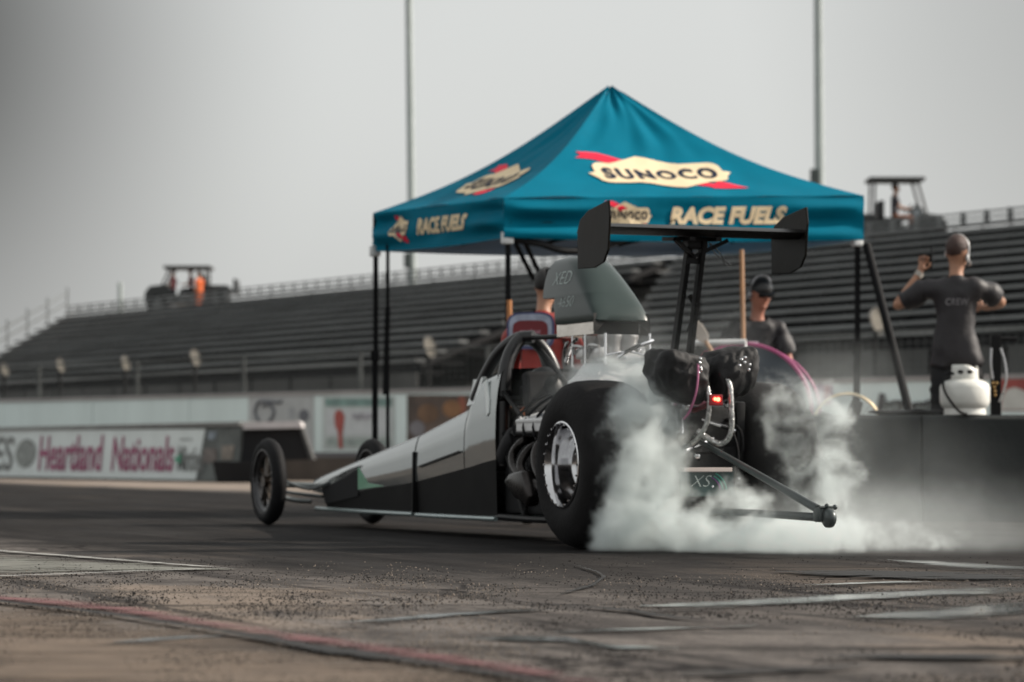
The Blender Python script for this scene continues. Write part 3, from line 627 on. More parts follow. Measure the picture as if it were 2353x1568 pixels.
    for pts, r_ in (([(-.50, .10, .86), (-.54, .09, .80), (-.54, .085, .70), (-.52, .095, .62), (-.46, .12, .55), (-.38, .14, .52)], .013), ([(-.50, -.02, .88), (-.54, -.03, .82), (-.545, -.035, .72), (-.54, -.04, .62), (-.52, -.03, .56), (-.49, .0, .535), (-.46, .04, .555), (-.42, .09, .60)], .015)):
        mb = MB()
        mb.tube(pts, r_, 10, 5)
        P(mb, 'braided_hose', braid, None, True)
    mb = MB(); mb.tube([(-.40, -.05, .62), (-.42, -.10, .60), (-.43, -.13, .5), (-.42, -.13, .40), (-.40, -.12, .30)], .008, 8)
    mb.tube([(-.3, .2, .7), (-.36, .17, .6), (-.34, .12, .5), (-.3, .02, .46)], .012, 8); mb.tube([(-.3, .1, .56), (-.38, .08, .5), (-.36, -.08, .5)], .012, 8); mb.tube([(-.28, -.14, .66), (-.36, -.18, .6), (-.34, -.2, .5)], .01, 8)
    P(mb, 'brake_line', K['rubber'], None, True)
    # lower rear panel with painted emblem
    pn = P(MB().box((-.40, .03, .335), (.02, .30, .13), None, .004), 'rear_panel', mat('rear_panel_paint', (.012, .035, .034), .35, 0, .3, 10))
    P(MB().box((-.415, .04, .405), (.05, .27, .022), None, .004), 'panel_bar', mat('bar_paint', (.42, .36, .34), .4, 0, .1), pn)
    mb = MB()
    for r_, c_ in ((.105, 0), (.125, 0)):
        mb.tube([(-.412, .05 - r_ * math.cos(a), .30 + r_ * .8 * math.sin(a) - .0) for a in [(.05 + .14 * i) for i in range(8)]], .004, 6, 1)
    P(mb, 'painted_arc', mat('teal_arc', (.03, .24, .18), .4, 0, .2), pn)
    mb = MB(); mb.tube([(-.412, .05 - .09 * math.cos(a), .30 + .075 * math.sin(a)) for a in [(.1 + .14 * i) for i in range(8)]], .003, 6, 1); P(mb, 'painted_arc', mat('purple_arc', (.16, .05, .20), .4, 0, .2), pn)
    tb = text_bm('XS', .085, -.002, .35, 1.1, lambda x, y: (-.4125, .075 - x, .345 + y)); P(tb, 'panel_lettering', mat('panel_white', (.5, .55, .53), .5, 0, .1), pn)
    # wheelie bar
    wbm = mat('wheelie_paint', (.05, .062, .062), .35, .4, .2)
    mb = MB(); E_ = Vector((-1.60, .01, .20))
    mb.tube([(-.30, .055, .565), (-1.0, .03, .375), tuple(E_ + Vector((.05, .004, .025)))], [.014, .021], 12, 1)
    mb.tube([(-.30, .04, .20), (-1.0, .02, .195), tuple(E_ + Vector((.05, .004, -.012)))], [.017, .021], 12, 1)
    wb = P(mb, 'wheelie_bar', wbm, None, True)
    mb = MB(); mb.box(E_ + Vector((.03, 0, .0)), (.075, .05, .07), None, .012); mb.cyl(E_ + Vector((-.01, -.05, .035)), E_ + Vector((-.01, .03, .035)), .007, None, 8); mb.ball(E_ + Vector((-.01, -.052, .035)), .013, seg=8); mb.ball(E_ + Vector((-.01, -.01, .04)), .013, seg=8)
    P(mb, 'bar_bracket', wbm, wb, True, 40)
    mb = MB(); mb.lathe([(.0, -.022), (.035, -.022), (.044, -.014), (.046, 0), (.044, .014), (.035, .022), (.0, .022)], E_ + Vector((-.025, -.012, -.015)), (0, 1, 0), 24); P(mb, 'bar_wheel', wbm, wb, True, 50)
    return car
dragster()

def car_pt(x, y, z): return C0 + HX * x + HL * y + Vector((0, 0, z))
def driver():
    d = thing('person', 'driver in black helmet strapped into the dragster roll cage, mostly hidden', 'person', car_pt(1.62, .05, .13), CARROT)
    V = {'pel': (Vector((.05, 0, .08)), .14, .11), 'sp': (Vector((.0, 0, .28)), .15, .11), 'ch': (Vector((-.0, 0, .45)), .17, .12), 'nk': (Vector((.0, 0, .57)), .06), 'hd': (Vector((.02, 0, .66)), .09), 'ht': (Vector((.02, 0, .76)), .085),
         'sl': (Vector((.02, .19, .47)), .06), 'el': (Vector((.2, .2, .3)), .045), 'hl': (Vector((.42, .1, .34)), .035), 'sr': (Vector((.02, -.19, .47)), .06), 'er': (Vector((.2, -.2, .3)), .045), 'hr': (Vector((.42, -.1, .34)), .035),
         'kl': (Vector((.48, .1, .2)), .075), 'fl': (Vector((.85, .1, .05)), .05), 'kr': (Vector((.48, -.1, .2)), .075), 'fr': (Vector((.85, -.1, .05)), .05)}
    skin('suit_body', V, [('pel', 'sp'), ('sp', 'ch'), ('ch', 'nk'), ('nk', 'hd'), ('hd', 'ht'), ('ch', 'sl'), ('sl', 'el'), ('el', 'hl'), ('ch', 'sr'), ('sr', 'er'), ('er', 'hr'), ('pel', 'kl'), ('kl', 'fl'), ('pel', 'kr'), ('kr', 'fr')], mat('fire_suit', (.02, .02, .022), .8, 0, .3), d)
    mb = MB(); mb.ball((.02, 0, .70), .135, (1.1, .95, 1.12), 24); hm = mb.build('helmet', mat('helmet_black', (.006, .007, .008), .45, 0, .1, spec=.2), d, True, True)
    mb = MB(); mb.box((.13, 0, .71), (.06, .2, .07), None, .02); mb.build('visor', K['carbon'], hm, False, True)
    mb = MB()
    for s in (1, -1): mb.prism([(.10, .60), (.02, .62), (-.06, .50), (.10, .28), (.16, .28), (.14, .45)], lambda x, z: (x - .02, s * .115 + .02, z), lambda x, z: (x - .02, s * .07 + .02, z), .004)
    mb.build('harness', mat('orange_harness', (.62, .17, .04), .6, 0, .1), d, False, True)
driver()
# ---------------------------------------------------------------- canopy tent
def tent():
    NL, FL, NR = at(1158, 455, 22.8), at(857, 490, 25.6), at(1985, 450, 23.8); FR = FL + NR - NL; FR.z = 2.62
    PK = at(1402, 199, 24.7)
    root = thing('canopy_tent', 'teal pop up canopy tent with fuel logos on black legs', 'canopy tent', ((NL + FR) / 2).to_2d().to_3d())
    C = [NL, NR, FR, FL]; drop = [.305, .355, .34, .33]
    cen = (NL + NR + FR + FL) / 4
    def roof(i):
        A, B = C[i], C[(i + 1) % 4]
        nrm = (B - A).cross(PK - A).normalized()
        if nrm.z < 0: nrm = -nrm
        def fn(u, v, off=0.0):
            base = A.lerp(B, u); p = base.lerp(PK, v); sag = .115 * math.sin(math.pi * min(1, v * 1.05)) + .05 * 4 * u * (1 - u) * math.sin(math.pi * v)
            p = p - Vector((0, 0, sag))
            wr = .012 * math.sin(u * 22 + 3 * v) * max(0, v - .55) * 2.4 + .016 * noise.noise(Vector((u * 3.5 + v * 2, v * 5, i * 7.3))) + .014 * noise.noise(Vector((u * 9 - v * 4, v * 3, i * 3.1 + 5))) + .012 * math.sin((u - .5) * 30) * (1 - v) ** 6 * .4
            wr *= 1 - (abs(u - .5) * 2) ** 6
            hem = .03 * max(0, 1 - v / .04)
            return p + nrm * (wr + off) - Vector((0, 0, 0 * hem))
        return fn, nrm
    roofs = [roof(i) for i in range(4)]; top = None
    for i, (fn, n_) in enumerate(roofs):
        o = MB().grid(lambda u, v: fn(u, min(v, .992)), 48, 36).build('roof_panel', K['teal'], root, True, angle=180)
        if i == 0: top = o
    def val(i):
        A, B = C[i], C[(i + 1) % 4]; dA, dB = drop[i], drop[(i + 1) % 4]
        out_ = (B - A).cross(Vector((0, 0, 1))).normalized()
        if out_.dot((A + B) / 2 - cen) < 0: out_ = -out_
        def fn(u, v, off=0.0):
            e = abs(u - .5) * 2; d = dA + (dB - dA) * u + .012 * (1 - e * e)
            p = A.lerp(B, u); p = p + Vector((0, 0, -d * v))
            amp = .075 * (e ** 1.3) * math.sin(math.pi * min(1, e * 1.0) * .5) * (1 - e ** 12)
            ph = 9.2 * v - .9 + .8 * (1 - e) * (.5 if u < .5 else 1.2) + i
            f = amp * math.sin(ph) + .010 * math.sin(6.5 * v + 5 * u + i) * (1 - e) + .018 * noise.noise(Vector((u * 7, v * 3, i + 3.)))
            return p + out_ * (f * math.sin(math.pi * (.08 + .84 * v)) + off) + Vector((0, 0, -.012 * (1 - e * e) * v))
        return fn
    vals = [val(i) for i in range(4)]
    for i, fn in enumerate(vals): MB().grid(fn, 60, 22).build('valance', K['teal'], root, True, angle=180)
    lin = mat('canopy_lining', (.62, .70, .82), .7, 0, .08, 2, spec=.1, trans=.45)
    for i in range(4):
        fv, fr = vals[i], roofs[i][0]
        MB().grid(lambda u, v: fv(.01 + .98 * u, .01 + v * .985, -.012), 40, 12).build('valance_lining', lin, root, True, angle=180); MB().grid(lambda u, v: fr(u, min(v, .985), -.015), 30, 24).build('roof_lining', lin, root, True, angle=180)
    # white corner caps and legs
    leg_m = mat('leg_black', (.008, .008, .009), .7, .0, .2, 3, spec=.12)
    feet = [.0, .28, .28, .0]
    for i in range(4):
        c = C[i]; z0 = feet[i]; ins = (cen - c).to_2d().to_3d().normalized() * (.02 if i == 3 else .06)
        mb = MB(); b_ = c + ins
        mb.beam((b_.x, b_.y, z0 + .02), (b_.x, b_.y, 1.35), .050, .050); mb.beam((b_.x + .006, b_.y + .006, 1.2), (b_.x + .006, b_.y + .006, c.z - .02), .043, .043)
        lg = mb.build('leg', leg_m, root)
        MB().box((b_.x, b_.y, z0 + .008), (.1, .1, .012)).build('foot', leg_m, lg); MB().box((b_.x, b_.y, 1.34), (.075, .075, .09), None, .01).build('collar', leg_m, lg)
        mb = MB(); mb.box((b_.x, b_.y, c.z - drop[i] + .0), (.085, .085, .10), Matrix.Rotation(.4, 3, 'Z'), .02); mb.build('corner_cap', mat('cap_white', (.62, .64, .64), .5), root)
    mb = MB(); b_ = at(891, 578, 25.3); mb.beam((b_.x, b_.y, .02), (b_.x, b_.y, 2.4), .03, .03); mb.beam((b_.x, b_.y, 1.75), (b_.x - .02, b_.y - .02, 1.0), .045, .05); mb.build('inner_post', leg_m, root)
    p0 = NR + Vector((.02, -.03, -.40)); p1 = at(2128, 935, 22.6); p1.z = .30
    MB().tube([p0, p0.lerp(p1, .5) + Vector((0, 0, .01)), p1], .034, 10).build('brace_pole', leg_m, root, True)
    mb = MB()
    for i in range(4):
        A, B = C[i], C[(i + 1) % 4]; A2, B2 = A.copy(), B.copy(); n_ = 4; zt, zb = -.08, -.26
        for k_ in range(n_):
            a, b = A.lerp(B, k_ / n_), A.lerp(B, (k_ + 1) / n_); ins = (cen - (a + b) / 2).to_2d().to_3d().normalized() * .07
            mb.beam(a + ins + Vector((0, 0, zt)), b + ins + Vector((0, 0, zb)), .018, .03); mb.beam(a + ins + Vector((0, 0, zb)), b + ins + Vector((0, 0, zt)), .018, .03)
    for a in C: mb.beam(a + (cen - a).to_2d().to_3d() * .05 + Vector((0, 0, -.26)), PK + Vector((0, 0, -.62)), .025, .03)
    mb.beam((PK.x, PK.y, PK.z - .75), (PK.x, PK.y, PK.z - .10), .04, .04)
    mb.build('roof_truss', leg_m, root)
    # rolled dark cloth hanging under the near eave
    q = [at(1175, 550, 22.9), at(1240, 560, 22.95), at(1300, 577, 23.0), at(1370, 570, 23.1), at(1450, 545, 23.2)]
    MB().tube(q, .028, 10).build('rolled_strap', K['cloth_black'], root, True)
    for a, b in (((1185, 560), (1225, 640)), ((1205, 555), (1250, 650))): MB().beam(at(*a, 22.9), at(*b, 23.6), .025, .03).build('strut', leg_m, root)

    # --- printed emblem: cream lozenge badge with red arrow and navy letters
    def rrect(w_, h_, r_, diam, n=6):
        """rounded bar with a flat diamond growing out of it and small side tips; counter-clockwise"""
        pts = []
        x0 = w_ / 2; y0 = h_ / 2
        def arc(cx, cy, a0): return [(cx + r_ * math.cos(R(a0 + 90 * i / n)), cy + r_ * math.sin(R(a0 + 90 * i / n))) for i in range(n + 1)]
        tip = [(x0, -.04 * h_ * 1.6), (x0 + .06 * w_, 0), (x0, .04 * h_ * 1.6)]
        pts += tip[1:]; pts += arc(x0 - r_, y0 - r_, 0)
        pts += [(w_ * .21, y0), (-.09 * w_, diam), (-w_ * .34, y0)]
        pts += arc(-x0 + r_, y0 - r_, 90); pts += [(-x0, .07 * h_), (-x0 - .06 * w_, 0), (-x0, -.07 * h_)]; pts += arc(-x0 + r_, -y0 + r_, 180)
        pts += [(-w_ * .21, -y0), (.085 * w_, -diam * 1.08), (w_ * .34, -y0)]; pts += arc(x0 - r_, -y0 + r_, 270); pts += [(x0, -.07 * h_)]
        return pts
    def badge(fn, W, Hh, par, words='SUNOCO'):
        k_ = W
        ar = [(-.62, .50), (-.50, .33), (-.28, .30), (.0, .02), (.30, -.26), (.38, -.37), (.45, -.27), (.66, -.62), (.32, -.62), (.36, -.52), (.10, -.36), (-.25, .0), (-.46, .12), (-.64, .26), (-.58, .36)]
        # arrow body: tail feathers upper left, head lower right
        ar = [(-.60, .90), (-.42, .93), (-.32, .82), (-.06, .50), (.0, .30), (-.12, .12), (-.32, .46), (-.48, .64), (-.64, .64), (-.57, .77)]
        ar2 = [(.02, -.25), (.22, -.48), (.40, -.66), (.38, -.60), (.44, -.46), (.62, -1.0), (.33, -.98), (.30, -.84), (.10, -.64), (-.06, -.40)]
        rd = K['logo_red']
        em = shape2d(rrect(W, Hh, Hh * .26, Hh * .89), lambda x, y: fn(x, y, .010)).build('emblem', K['cream'], par)
        shape2d([(x * W * .92, y * Hh * 1.02) for x, y in ar], lambda x, y: fn(x, y, .006)).build('emblem_arrow', rd, par)
        shape2d([(x * W * .92, y * Hh * 1.02) for x, y in ar2], lambda x, y: fn(x, y, .006)).build('emblem_arrow', rd, par)
        text_bm(words, .3, .014, 0, 1, lambda x, y: fn(x, y, .014), 1.28, fit=(W * .89, Hh * .56)).build('emblem_letters', K['logo_navy'], par)
    def on_roof(i, u0, v0, du, dv, rot=0.0):
        fn = roofs[i][0]; wA = (C[(i + 1) % 4] - C[i]).length; sl = (PK - (C[i] + C[(i + 1) % 4]) / 2).length
        def g(x, y, off):
            v = v0 + y / sl; ww = wA * (1 - v)
            xx = x * math.cos(rot) - y * math.sin(rot) * 0
            u = .5 + ((u0 - .5) * wA * (1 - v0) + xx) / ww
            return fn(u, v, off)
        return g
    badge(on_roof(0, .50, .345, 0, 0), 1.10, .37, root)
    badge(on_roof(3, .50, .33, 0, 0), 1.04, .36, root)
    badge(on_roof(1, .5, .33, 0, 0), 1.04, .36, root)
    def on_val(i, u0, v0):
        fn = vals[i]; wA = (C[(i + 1) % 4] - C[i]).length
        return lambda x, y, off: fn(u0 + x / wA, v0 - y / .34, off)
    for i, ue, ut, sz, vv in ((0, .335, .613, .24, .42), (3, .235, .56, .24, .46), (1, .3, .58, .24, .46)):
        g = on_val(i, ue, vv); badge(g, .36, .12, root)
        g2 = on_val(i, ut, vv); text_bm('RACE FUELS', .165, .010, .22, 1, lambda x, y: g2(x, y, .010), 1.02, fit=(1.0 if i == 0 else 1.1, .135)).build('valance_lettering', K['cream'], root)
    return C, PK
TENT = tent()
# ---------------------------------------------------------------- people
def fingers(V, E, wrist, palm, d, side, up, n, curl=.5, r=.0085):
    """palm plus five separate bent fingers; d = direction of the hand, side = towards the thumb, up = back of the hand"""
    d, side, up = d.normalized(), side.normalized(), up.normalized()
    V[n + 'p'] = (palm, .030, .016); E.append((wrist, n + 'p'))
    for i, (o, ln) in enumerate(((.030, .062), (.010, .074), (-.011, .069), (-.030, .055))):
        a = palm + d * .042 + side * o; b = a + (d * (1 - .4 * curl) - up * curl * .6) * ln * .5; c = b + (d * (.6 - curl) - up * (.4 + curl)).normalized() * ln * .5
        for q, p in (('a', a), ('b', b), ('c', c)): V[f'{n}{i}{q}'] = (p, r if q != 'c' else r * .8)
        E += [(n + 'p', f'{n}{i}a'), (f'{n}{i}a', f'{n}{i}b'), (f'{n}{i}b', f'{n}{i}c')]
    a = palm - d * .012 + side * .036; b = a + (side * .6 + d * .8 - up * .3).normalized() * .034; c = b + (d - up * .4 - side * .15).normalized() * .028
    for q, p in (('a', a), ('b', b), ('c', c)): V[f'{n}t{q}'] = (p, r * 1.1 if q != 'c' else r * .9)
    E += [(n + 'p', n + 'ta'), (n + 'ta', n + 'tb'), (n + 'tb', n + 'tc')]

def person(label, loc, rz, arms, head=(0, 0, 0), shirt=(.02, .02, .022), legs=(.016, .016, .02), skin_m=None, hair=None, cap=None, shirt_mat=None, lean=0.0, sit=False, short=True, tall=1.78, group=None, small=False, shoes=(.02, .02, .02)):
    """local frame: x right, y forward, z up. arms = {'l': (elbow, wrist, hand dir, thumb side), 'r': ...}; head = (turn, nod, tilt) in radians"""
    p = thing('person', label, 'person', loc, rz, group); k = tall / 1.78; sm = skin_m or K['skin']
    ln = lambda z: math.sin(lean) * max(0, z - .95)
    def Q(x, y, z): return Vector((x, y + ln(z), z)) * k
    hr = Matrix.Rotation(head[0], 3, 'Z') @ Matrix.Rotation(head[1], 3, 'X') @ Matrix.Rotation(head[2], 3, 'Y'); hc = Q(0, .015, 1.535)
    def Hd(x, y, z): return hc + hr @ (Vector((x, y, z)) * k)
    V, E = {}, []
    V['pel'] = (Q(0, 0, .94), .13 * k, .10 * k); V['sp'] = (Q(0, 0, 1.12), .125 * k, .09 * k); V['ch'] = (Q(0, 0, 1.31), .15 * k, .10 * k); V['nb'] = (Q(0, 0, 1.455), .060 * k); V['nk'] = (Hd(0, .005, .0), .050 * k)
    V['jaw'] = (Hd(0, .024, .062), .068 * k, .076 * k); V['face'] = (Hd(0, .012, .13), .092 * k, .108 * k); V['crown'] = (Hd(0, 0, .195), .088 * k, .100 * k)
    E += [('pel', 'sp'), ('sp', 'ch'), ('ch', 'nb'), ('nb', 'nk'), ('nk', 'jaw'), ('jaw', 'face'), ('face', 'crown')]
    for s, n in ((-1, 'l'), (1, 'r')):
        el, wr, hd, ts = [Vector(v) for v in arms[n]]
        V['sh' + n] = (Q(s * .175, 0, 1.415), .058 * k); V['el' + n] = (el * k, .040 * k); V['wr' + n] = (wr * k, .026 * k)
        E += [('ch', 'sh' + n), ('sh' + n, 'el' + n), ('el' + n, 'wr' + n)]
        if small: V['hd' + n] = (wr * k + hd.normalized() * .09 * k, .03 * k); E.append(('wr' + n, 'hd' + n))
        else: fingers(V, E, 'wr' + n, wr * k + hd.normalized() * .055 * k, hd, ts, hd.cross(ts), n)
        if sit: kn, an, toe = Q(s * .11, .42, .90), Q(s * .11, .46, .48), Q(s * .11, .62, .43)
        else: kn, an, toe = Q(s * .105, .025, .50), Q(s * .115, -.02, .085), Q(s * .13, .13, .035)
        V['hp' + n] = (Q(s * .09, 0, .88), .088 * k); V['kn' + n] = (kn, .058 * k); V['an' + n] = (an, .040 * k); V['to' + n] = (toe, .034 * k)
        E += [('pel', 'hp' + n), ('hp' + n, 'kn' + n), ('kn' + n, 'an' + n), ('an' + n, 'to' + n)]
    body = skin('body', V, E, sm, p, sub=1 if small else 2)
    body0 = body.data.copy()
    # face details joined into the same mesh
    b = bmesh.new(); b.from_mesh(body.data)
    def blob(c, r, sc): bmesh.ops.create_uvsphere(b, u_segments=10, v_segments=8, radius=r * k, matrix=Matrix.Translation(c) @ hr.to_4x4() @ Matrix.Diagonal((*sc, 1)))
    blob(Hd(0, .105, .125), .014, (1, 1.3, 1.8)); blob(Hd(0, .095, .085), .018, (1.3, .6, .45)); blob(Hd(0, .09, .055), .02, (1.2, .8, .8))
    for s in (-1, 1): blob(Hd(s * .078, .0, .125), .026, (.4, .8, 1.2))
    b.to_mesh(body.data); b.free()
    for q in body.data.polygons: q.use_smooth = True
    mb = MB()
    for s in (-1, 1): mb.ball(Hd(s * .031, .088, .148), .0105 * k, seg=8)
    mb.build('eye', K['stand_dark'], p, True, True)
    # clothes follow the body
    sh_m = shirt_mat or mat('shirt', shirt, .6, 0, .3, 5, .35, 22)
    segs = [(a_, b_) for a_, b_ in E]
    TOR = {'pel', 'sp', 'ch', 'nb', 'nk'}
    def near(q):
        best = None
        for a_, b_ in segs:
            A, B = V[a_][0], V[b_][0]; ab = B - A; t = max(0, min(1, (q - A).dot(ab) / max(ab.length_squared, 1e-9))); d = (A + ab * t - q).length - .6 * (V[a_][1] * (1 - t) + V[b_][1] * t)
            if best is None or d < best[0]: best = (d, a_, b_, t)
        return best
    def garment(name, keep, off, m, flare=None, wrinkle=.019):
        b = bmesh.new(); b.from_mesh(body0)
        ok = {v: keep(v.co, near(v.co)) for v in b.verts}
        bmesh.ops.delete(b, geom=[f for f in b.faces if not (any if (small and name == 'trousers') else all)(ok[v] for v in f.verts)], context='FACES')
        b.normal_update(); nrm = {v: v.normal.copy() for v in b.verts}
        for v in b.verts:
            q = v.co.copy(); w_ = 0 if small else wrinkle
            o_ = off * k + w_ * (noise.noise(Vector((q.x * 9, q.y * 9, q.z * 5))) + 1.5 * abs(noise.noise(Vector((q.x * 13 + q.z * 9, q.y * 7, q.z * 12 - q.x * 8)))))
            if flare: o_ += flare(q)
            v.co = q + nrm[v] * o_
        for _ in range(2): bmesh.ops.smooth_vert(b, verts=[v for v in b.verts if v.is_boundary], factor=.5, use_axis_x=True, use_axis_y=True, use_axis_z=True)
        me = bpy.data.meshes.new(name); b.to_mesh(me); b.free(); o = link(name, me, m, p, True, 180)
        sd = o.modifiers.new('t', 'SOLIDIFY'); sd.thickness = .005; sd.offset = 1; return o
    ARMK = 0.78 if short else 2
    def keep_shirt(q, n):
        _, a_, b_, t = n
        if a_ in ('pel',) and b_.startswith('hp'): return q.z > (.80 if not sit else .9) * k
        if a_.startswith('hp'): return (not sit) and q.z > .80 * k
        if (a_, b_) == ('nb', 'nk'): return t < .35
        if (a_, b_) in (('pel', 'sp'), ('sp', 'ch'), ('ch', 'nb')) or (a_ == 'ch' and b_.startswith('sh')): return True
        if a_.startswith('sh') and b_.startswith('el'): return t < ARMK
        if a_.startswith('el') and b_.startswith('wr'): return (not short) and t < .9
        return False
    garment('shirt', keep_shirt, .016, sh_m, lambda q: .018 * k * max(0, min(1, (1.12 * k - q.z) / (.25 * k))) if abs(q.x) < .24 * k else (.012 if short else .008))
    def keep_tr(q, n):
        _, a_, b_, t = n
        return (a_ == 'pel' and q.z < (1.10 if sit else .97) * k) or (a_.startswith('hp')) or (a_.startswith('kn')) or (a_.startswith('an') and t < .1)
    garment('trousers', keep_tr, .012, mat('trousers', legs, .8, 0, .2, 8, .2, 40), lambda q: .010 if q.z < .5 * k else 0)
    if not small:
        for n in 'lr':
            a, t_ = V['an' + n][0], V['to' + n][0]
            skin('shoe', {'a': (a - Vector((0, .03, .03)), .05), 'b': (a.lerp(t_, .6), .046), 'c': (t_ + Vector((0, .04, .0)), .036)}, [('a', 'b'), ('b', 'c')], mat('shoe', shoes, .6), p)
    if hair:
        mb = MB(); mb.ball((0, 0, 0), .098 * k, (.86, 1.03, 1.0), 20)
        bmesh.ops.bisect_plane(mb.b, geom=mb.b.verts[:] + mb.b.edges[:] + mb.b.faces[:], plane_co=(0, .02, -.005), plane_no=(0, .75, -1), clear_outer=True)
        for v in mb.b.verts: v.co += v.co.normalized() * noise.noise(v.co * 40) * .006
        o = mb.build('hair', mat('hair', hair, .6, 0, .4, 40, .6, 120), p, True, True); o.data.transform(Matrix.Translation(Hd(0, -.006, .165)) @ hr.to_4x4())
    if cap:
        mb = MB(); mb.ball((0, 0, 0), .103 * k, (.9, 1.05, .95), 22)
        bmesh.ops.bisect_plane(mb.b, geom=mb.b.verts[:] + mb.b.edges[:] + mb.b.faces[:], plane_co=(0, 0, -.005), plane_no=(0, 0, -1), clear_outer=True)
        mb.prism([(-.085, .04), (-.07, .13), (-.03, .165), (.03, .165), (.07, .13), (.085, .04)], lambda x, y: (x, y, .012 - y * .12), lambda x, y: (x, y, .0 - y * .12), .003)
        o = mb.build('cap', mat('cap_cloth', cap, .35, 0, .2, 8), p, True, True); o.data.transform(Matrix.Translation(Hd(0, 0, .175)) @ hr.to_4x4())
    return p, V, Hd, hr, k

def people():
    # man at the right, back to us, left hand up by his head
    L0 = at(2196, 1050, 22.0); z0 = .28
    p, V, Hd, hr, k = person('man in dark polo shirt seen from behind with one raised hand, beside white gas bottle', (L0.x, L0.y, z0), R(-8),
        {'l': ((-.44, .10, 1.27), (-.26, .16, 1.52), (.25, .06, .9), (1, 0, -.2)), 'r': ((.34, .12, 1.30), (.22, .38, 1.28), (-.5, .8, .1), (0, 0, 1))}, head=(-.45, -.1, .05), shirt=(.013, .011, .0135), legs=(.008, .008, .010), hair=(.045, .022, .017), tall=1.83)
    mb = text_bm('CREW', .13, .001, .1, 1, lambda x, y: (x + .01, -.158 + .25 * x * x, 1.335 + y), 1.05, .03, fit=(.17, .05)); mb.build('shirt_print', mat('print_grey', (.20, .19, .20), .7, 0, .5, 14), p, False, True)
    mb = MB(); c = Hd(.085, .0, .09); mb.ball(c, .030, (.5, 1, 1.1), 12); mb.tube([c, Hd(.085, .06, .06), Hd(.05, .11, .05)], .006, 6); mb.tube([Hd(.09, 0, .1), Hd(.08, 0, .2), Hd(0, 0, .262), Hd(-.08, 0, .2), Hd(-.09, 0, .1)], .008, 6)
    mb.build('headset', mat('headset_grey', (.45, .45, .45), .4), p, True, True)
    w_ = V['wrl'][0]; e_ = V['ell'][0]; d = (w_ - e_).normalized(); MB().cyl(w_ - d * .025, w_ + d * .012, .034, .033, 14).build('wristband', mat('band', (.4, .37, .33), .6), p, True, True)
    h = V['lp'][0]
    rd = thing('handheld_radio', 'small dark handheld radio in the raised hand of the man in the polo shirt', 'radio', (0, 0, 0))
    rd.matrix_basis = p.matrix_basis @ Matrix.Translation(h + Vector((.055, .035, .045))); rd.location = rd.matrix_basis.to_translation(); rd.rotation_euler = rd.matrix_basis.to_euler()
    MB().box((0, 0, 0), (.055, .03, .11), None, .008).build('radio_body', K['black_metal'], rd, False, True); MB().cyl((.018, 0, .05), (.018, 0, .12), .006, .004, 8).build('antenna', K['rubber'], rd, True, True)
    # man under the canopy, cap and headset
    L1 = at(1738, 1050, 23.9)
    p, V, Hd, hr, k = person('man in black cap and dark shirt standing under the canopy, looking down', (L1.x, L1.y, .06), R(192),
        {'l': ((-.25, .06, 1.12), (-.2, .28, 1.0), (.2, .9, -.2), (.3, 0, 1)), 'r': ((.26, .02, 1.13), (.24, .2, .95), (-.1, .9, -.3), (-.3, 0, 1))}, head=(.25, -.30, .0), shirt=(.011, .010, .013), skin_m=K['skin2'], hair=(.02, .015, .012), cap=(.012, .012, .013), tall=1.84)
    mb = MB(); c = Hd(-.09, .0, .13); mb.ball(c, .036, (.6, 1, 1.1), 12); mb.ball(Hd(.09, 0, .13), .036, (.6, 1, 1.1), 12); mb.tube([c, Hd(-.07, 0, .25), Hd(0, 0, .285), Hd(.07, 0, .25), Hd(.09, 0, .13)], .009, 6); mb.build('headset', mat('headset_silver', (.35, .35, .36), .3, .5), p, True, True)
    mb = MB(); mb.box((.07, .133, 1.30), (.09, .02, .07), None, .006).box((.06, .128, 1.19), (.06, .02, .06), None, .006); mb.build('chest_badge', mat('badge_lilac', (.45, .38, .45), .6), p, False, True)
    mb = MB(); mb.box(Hd(0, .098, .15), (.13, .02, .035), hr, .006); mb.build('sunglasses', K['carbon'], p, False, True)
    # person in red jacket behind the scoop
    L2 = at(1247, 1050, 20.2)
    p, V, Hd, hr, k = person('person in red jacket with white oval patch, half hidden behind the hood scoop', (L2.x, L2.y, 0), R(-12),
        {'l': ((-.25, .05, 1.15), (-.22, .25, 1.0), (.1, .9, -.3), (.3, 0, 1)), 'r': ((.27, .05, 1.15), (.3, .28, 1.05), (0, 1, 0), (-.3, 0, 1))}, head=(-.3, -.15, .12), shirt=(.24, .020, .014), legs=(.02, .016, .02), hair=(.01, .009, .009), short=False, tall=1.745)
    def pt(x, z, o=0): return (x - .055, -.152 - o + .35 * x * x + .02 * abs(z - 1.3), z)
    def oval(a, b, n=4, N=36): return [((abs(math.cos(t)) ** (2 / n)) * math.copysign(a, math.cos(t)), (abs(math.sin(t)) ** (2 / n)) * math.copysign(b, math.sin(t))) for t in [math.tau * i / N for i in range(N)]]
    z_ = 1.325
    shape2d(oval(.165, .125), lambda x, y: pt(x, z_ + y), .04).build('back_patch', mat('patch_blue', (.06, .07, .16), .6), p, False, True)
    shape2d(oval(.148, .108), lambda x, y: pt(x, z_ + .004 + y, .004), .04).build('patch_white', mat('patch_white', (.30, .33, .42), .6, 0, .35, 12), p, False, True)
    shape2d(oval(.122, .080), lambda x, y: pt(x, z_ - .01 + y, .008), .04).build('patch_red', mat('patch_red', (.14, .008, .014), .6), p, False, True)
    text_bm('racing', .06, .002, .1, 1, lambda x, y: pt(x, z_ - .01 + y, .012), 1, .03, fit=(.15, .04)).build('patch_lettering', mat('patch_letters', (.34, .16, .2), .6), p, False, True)
people()

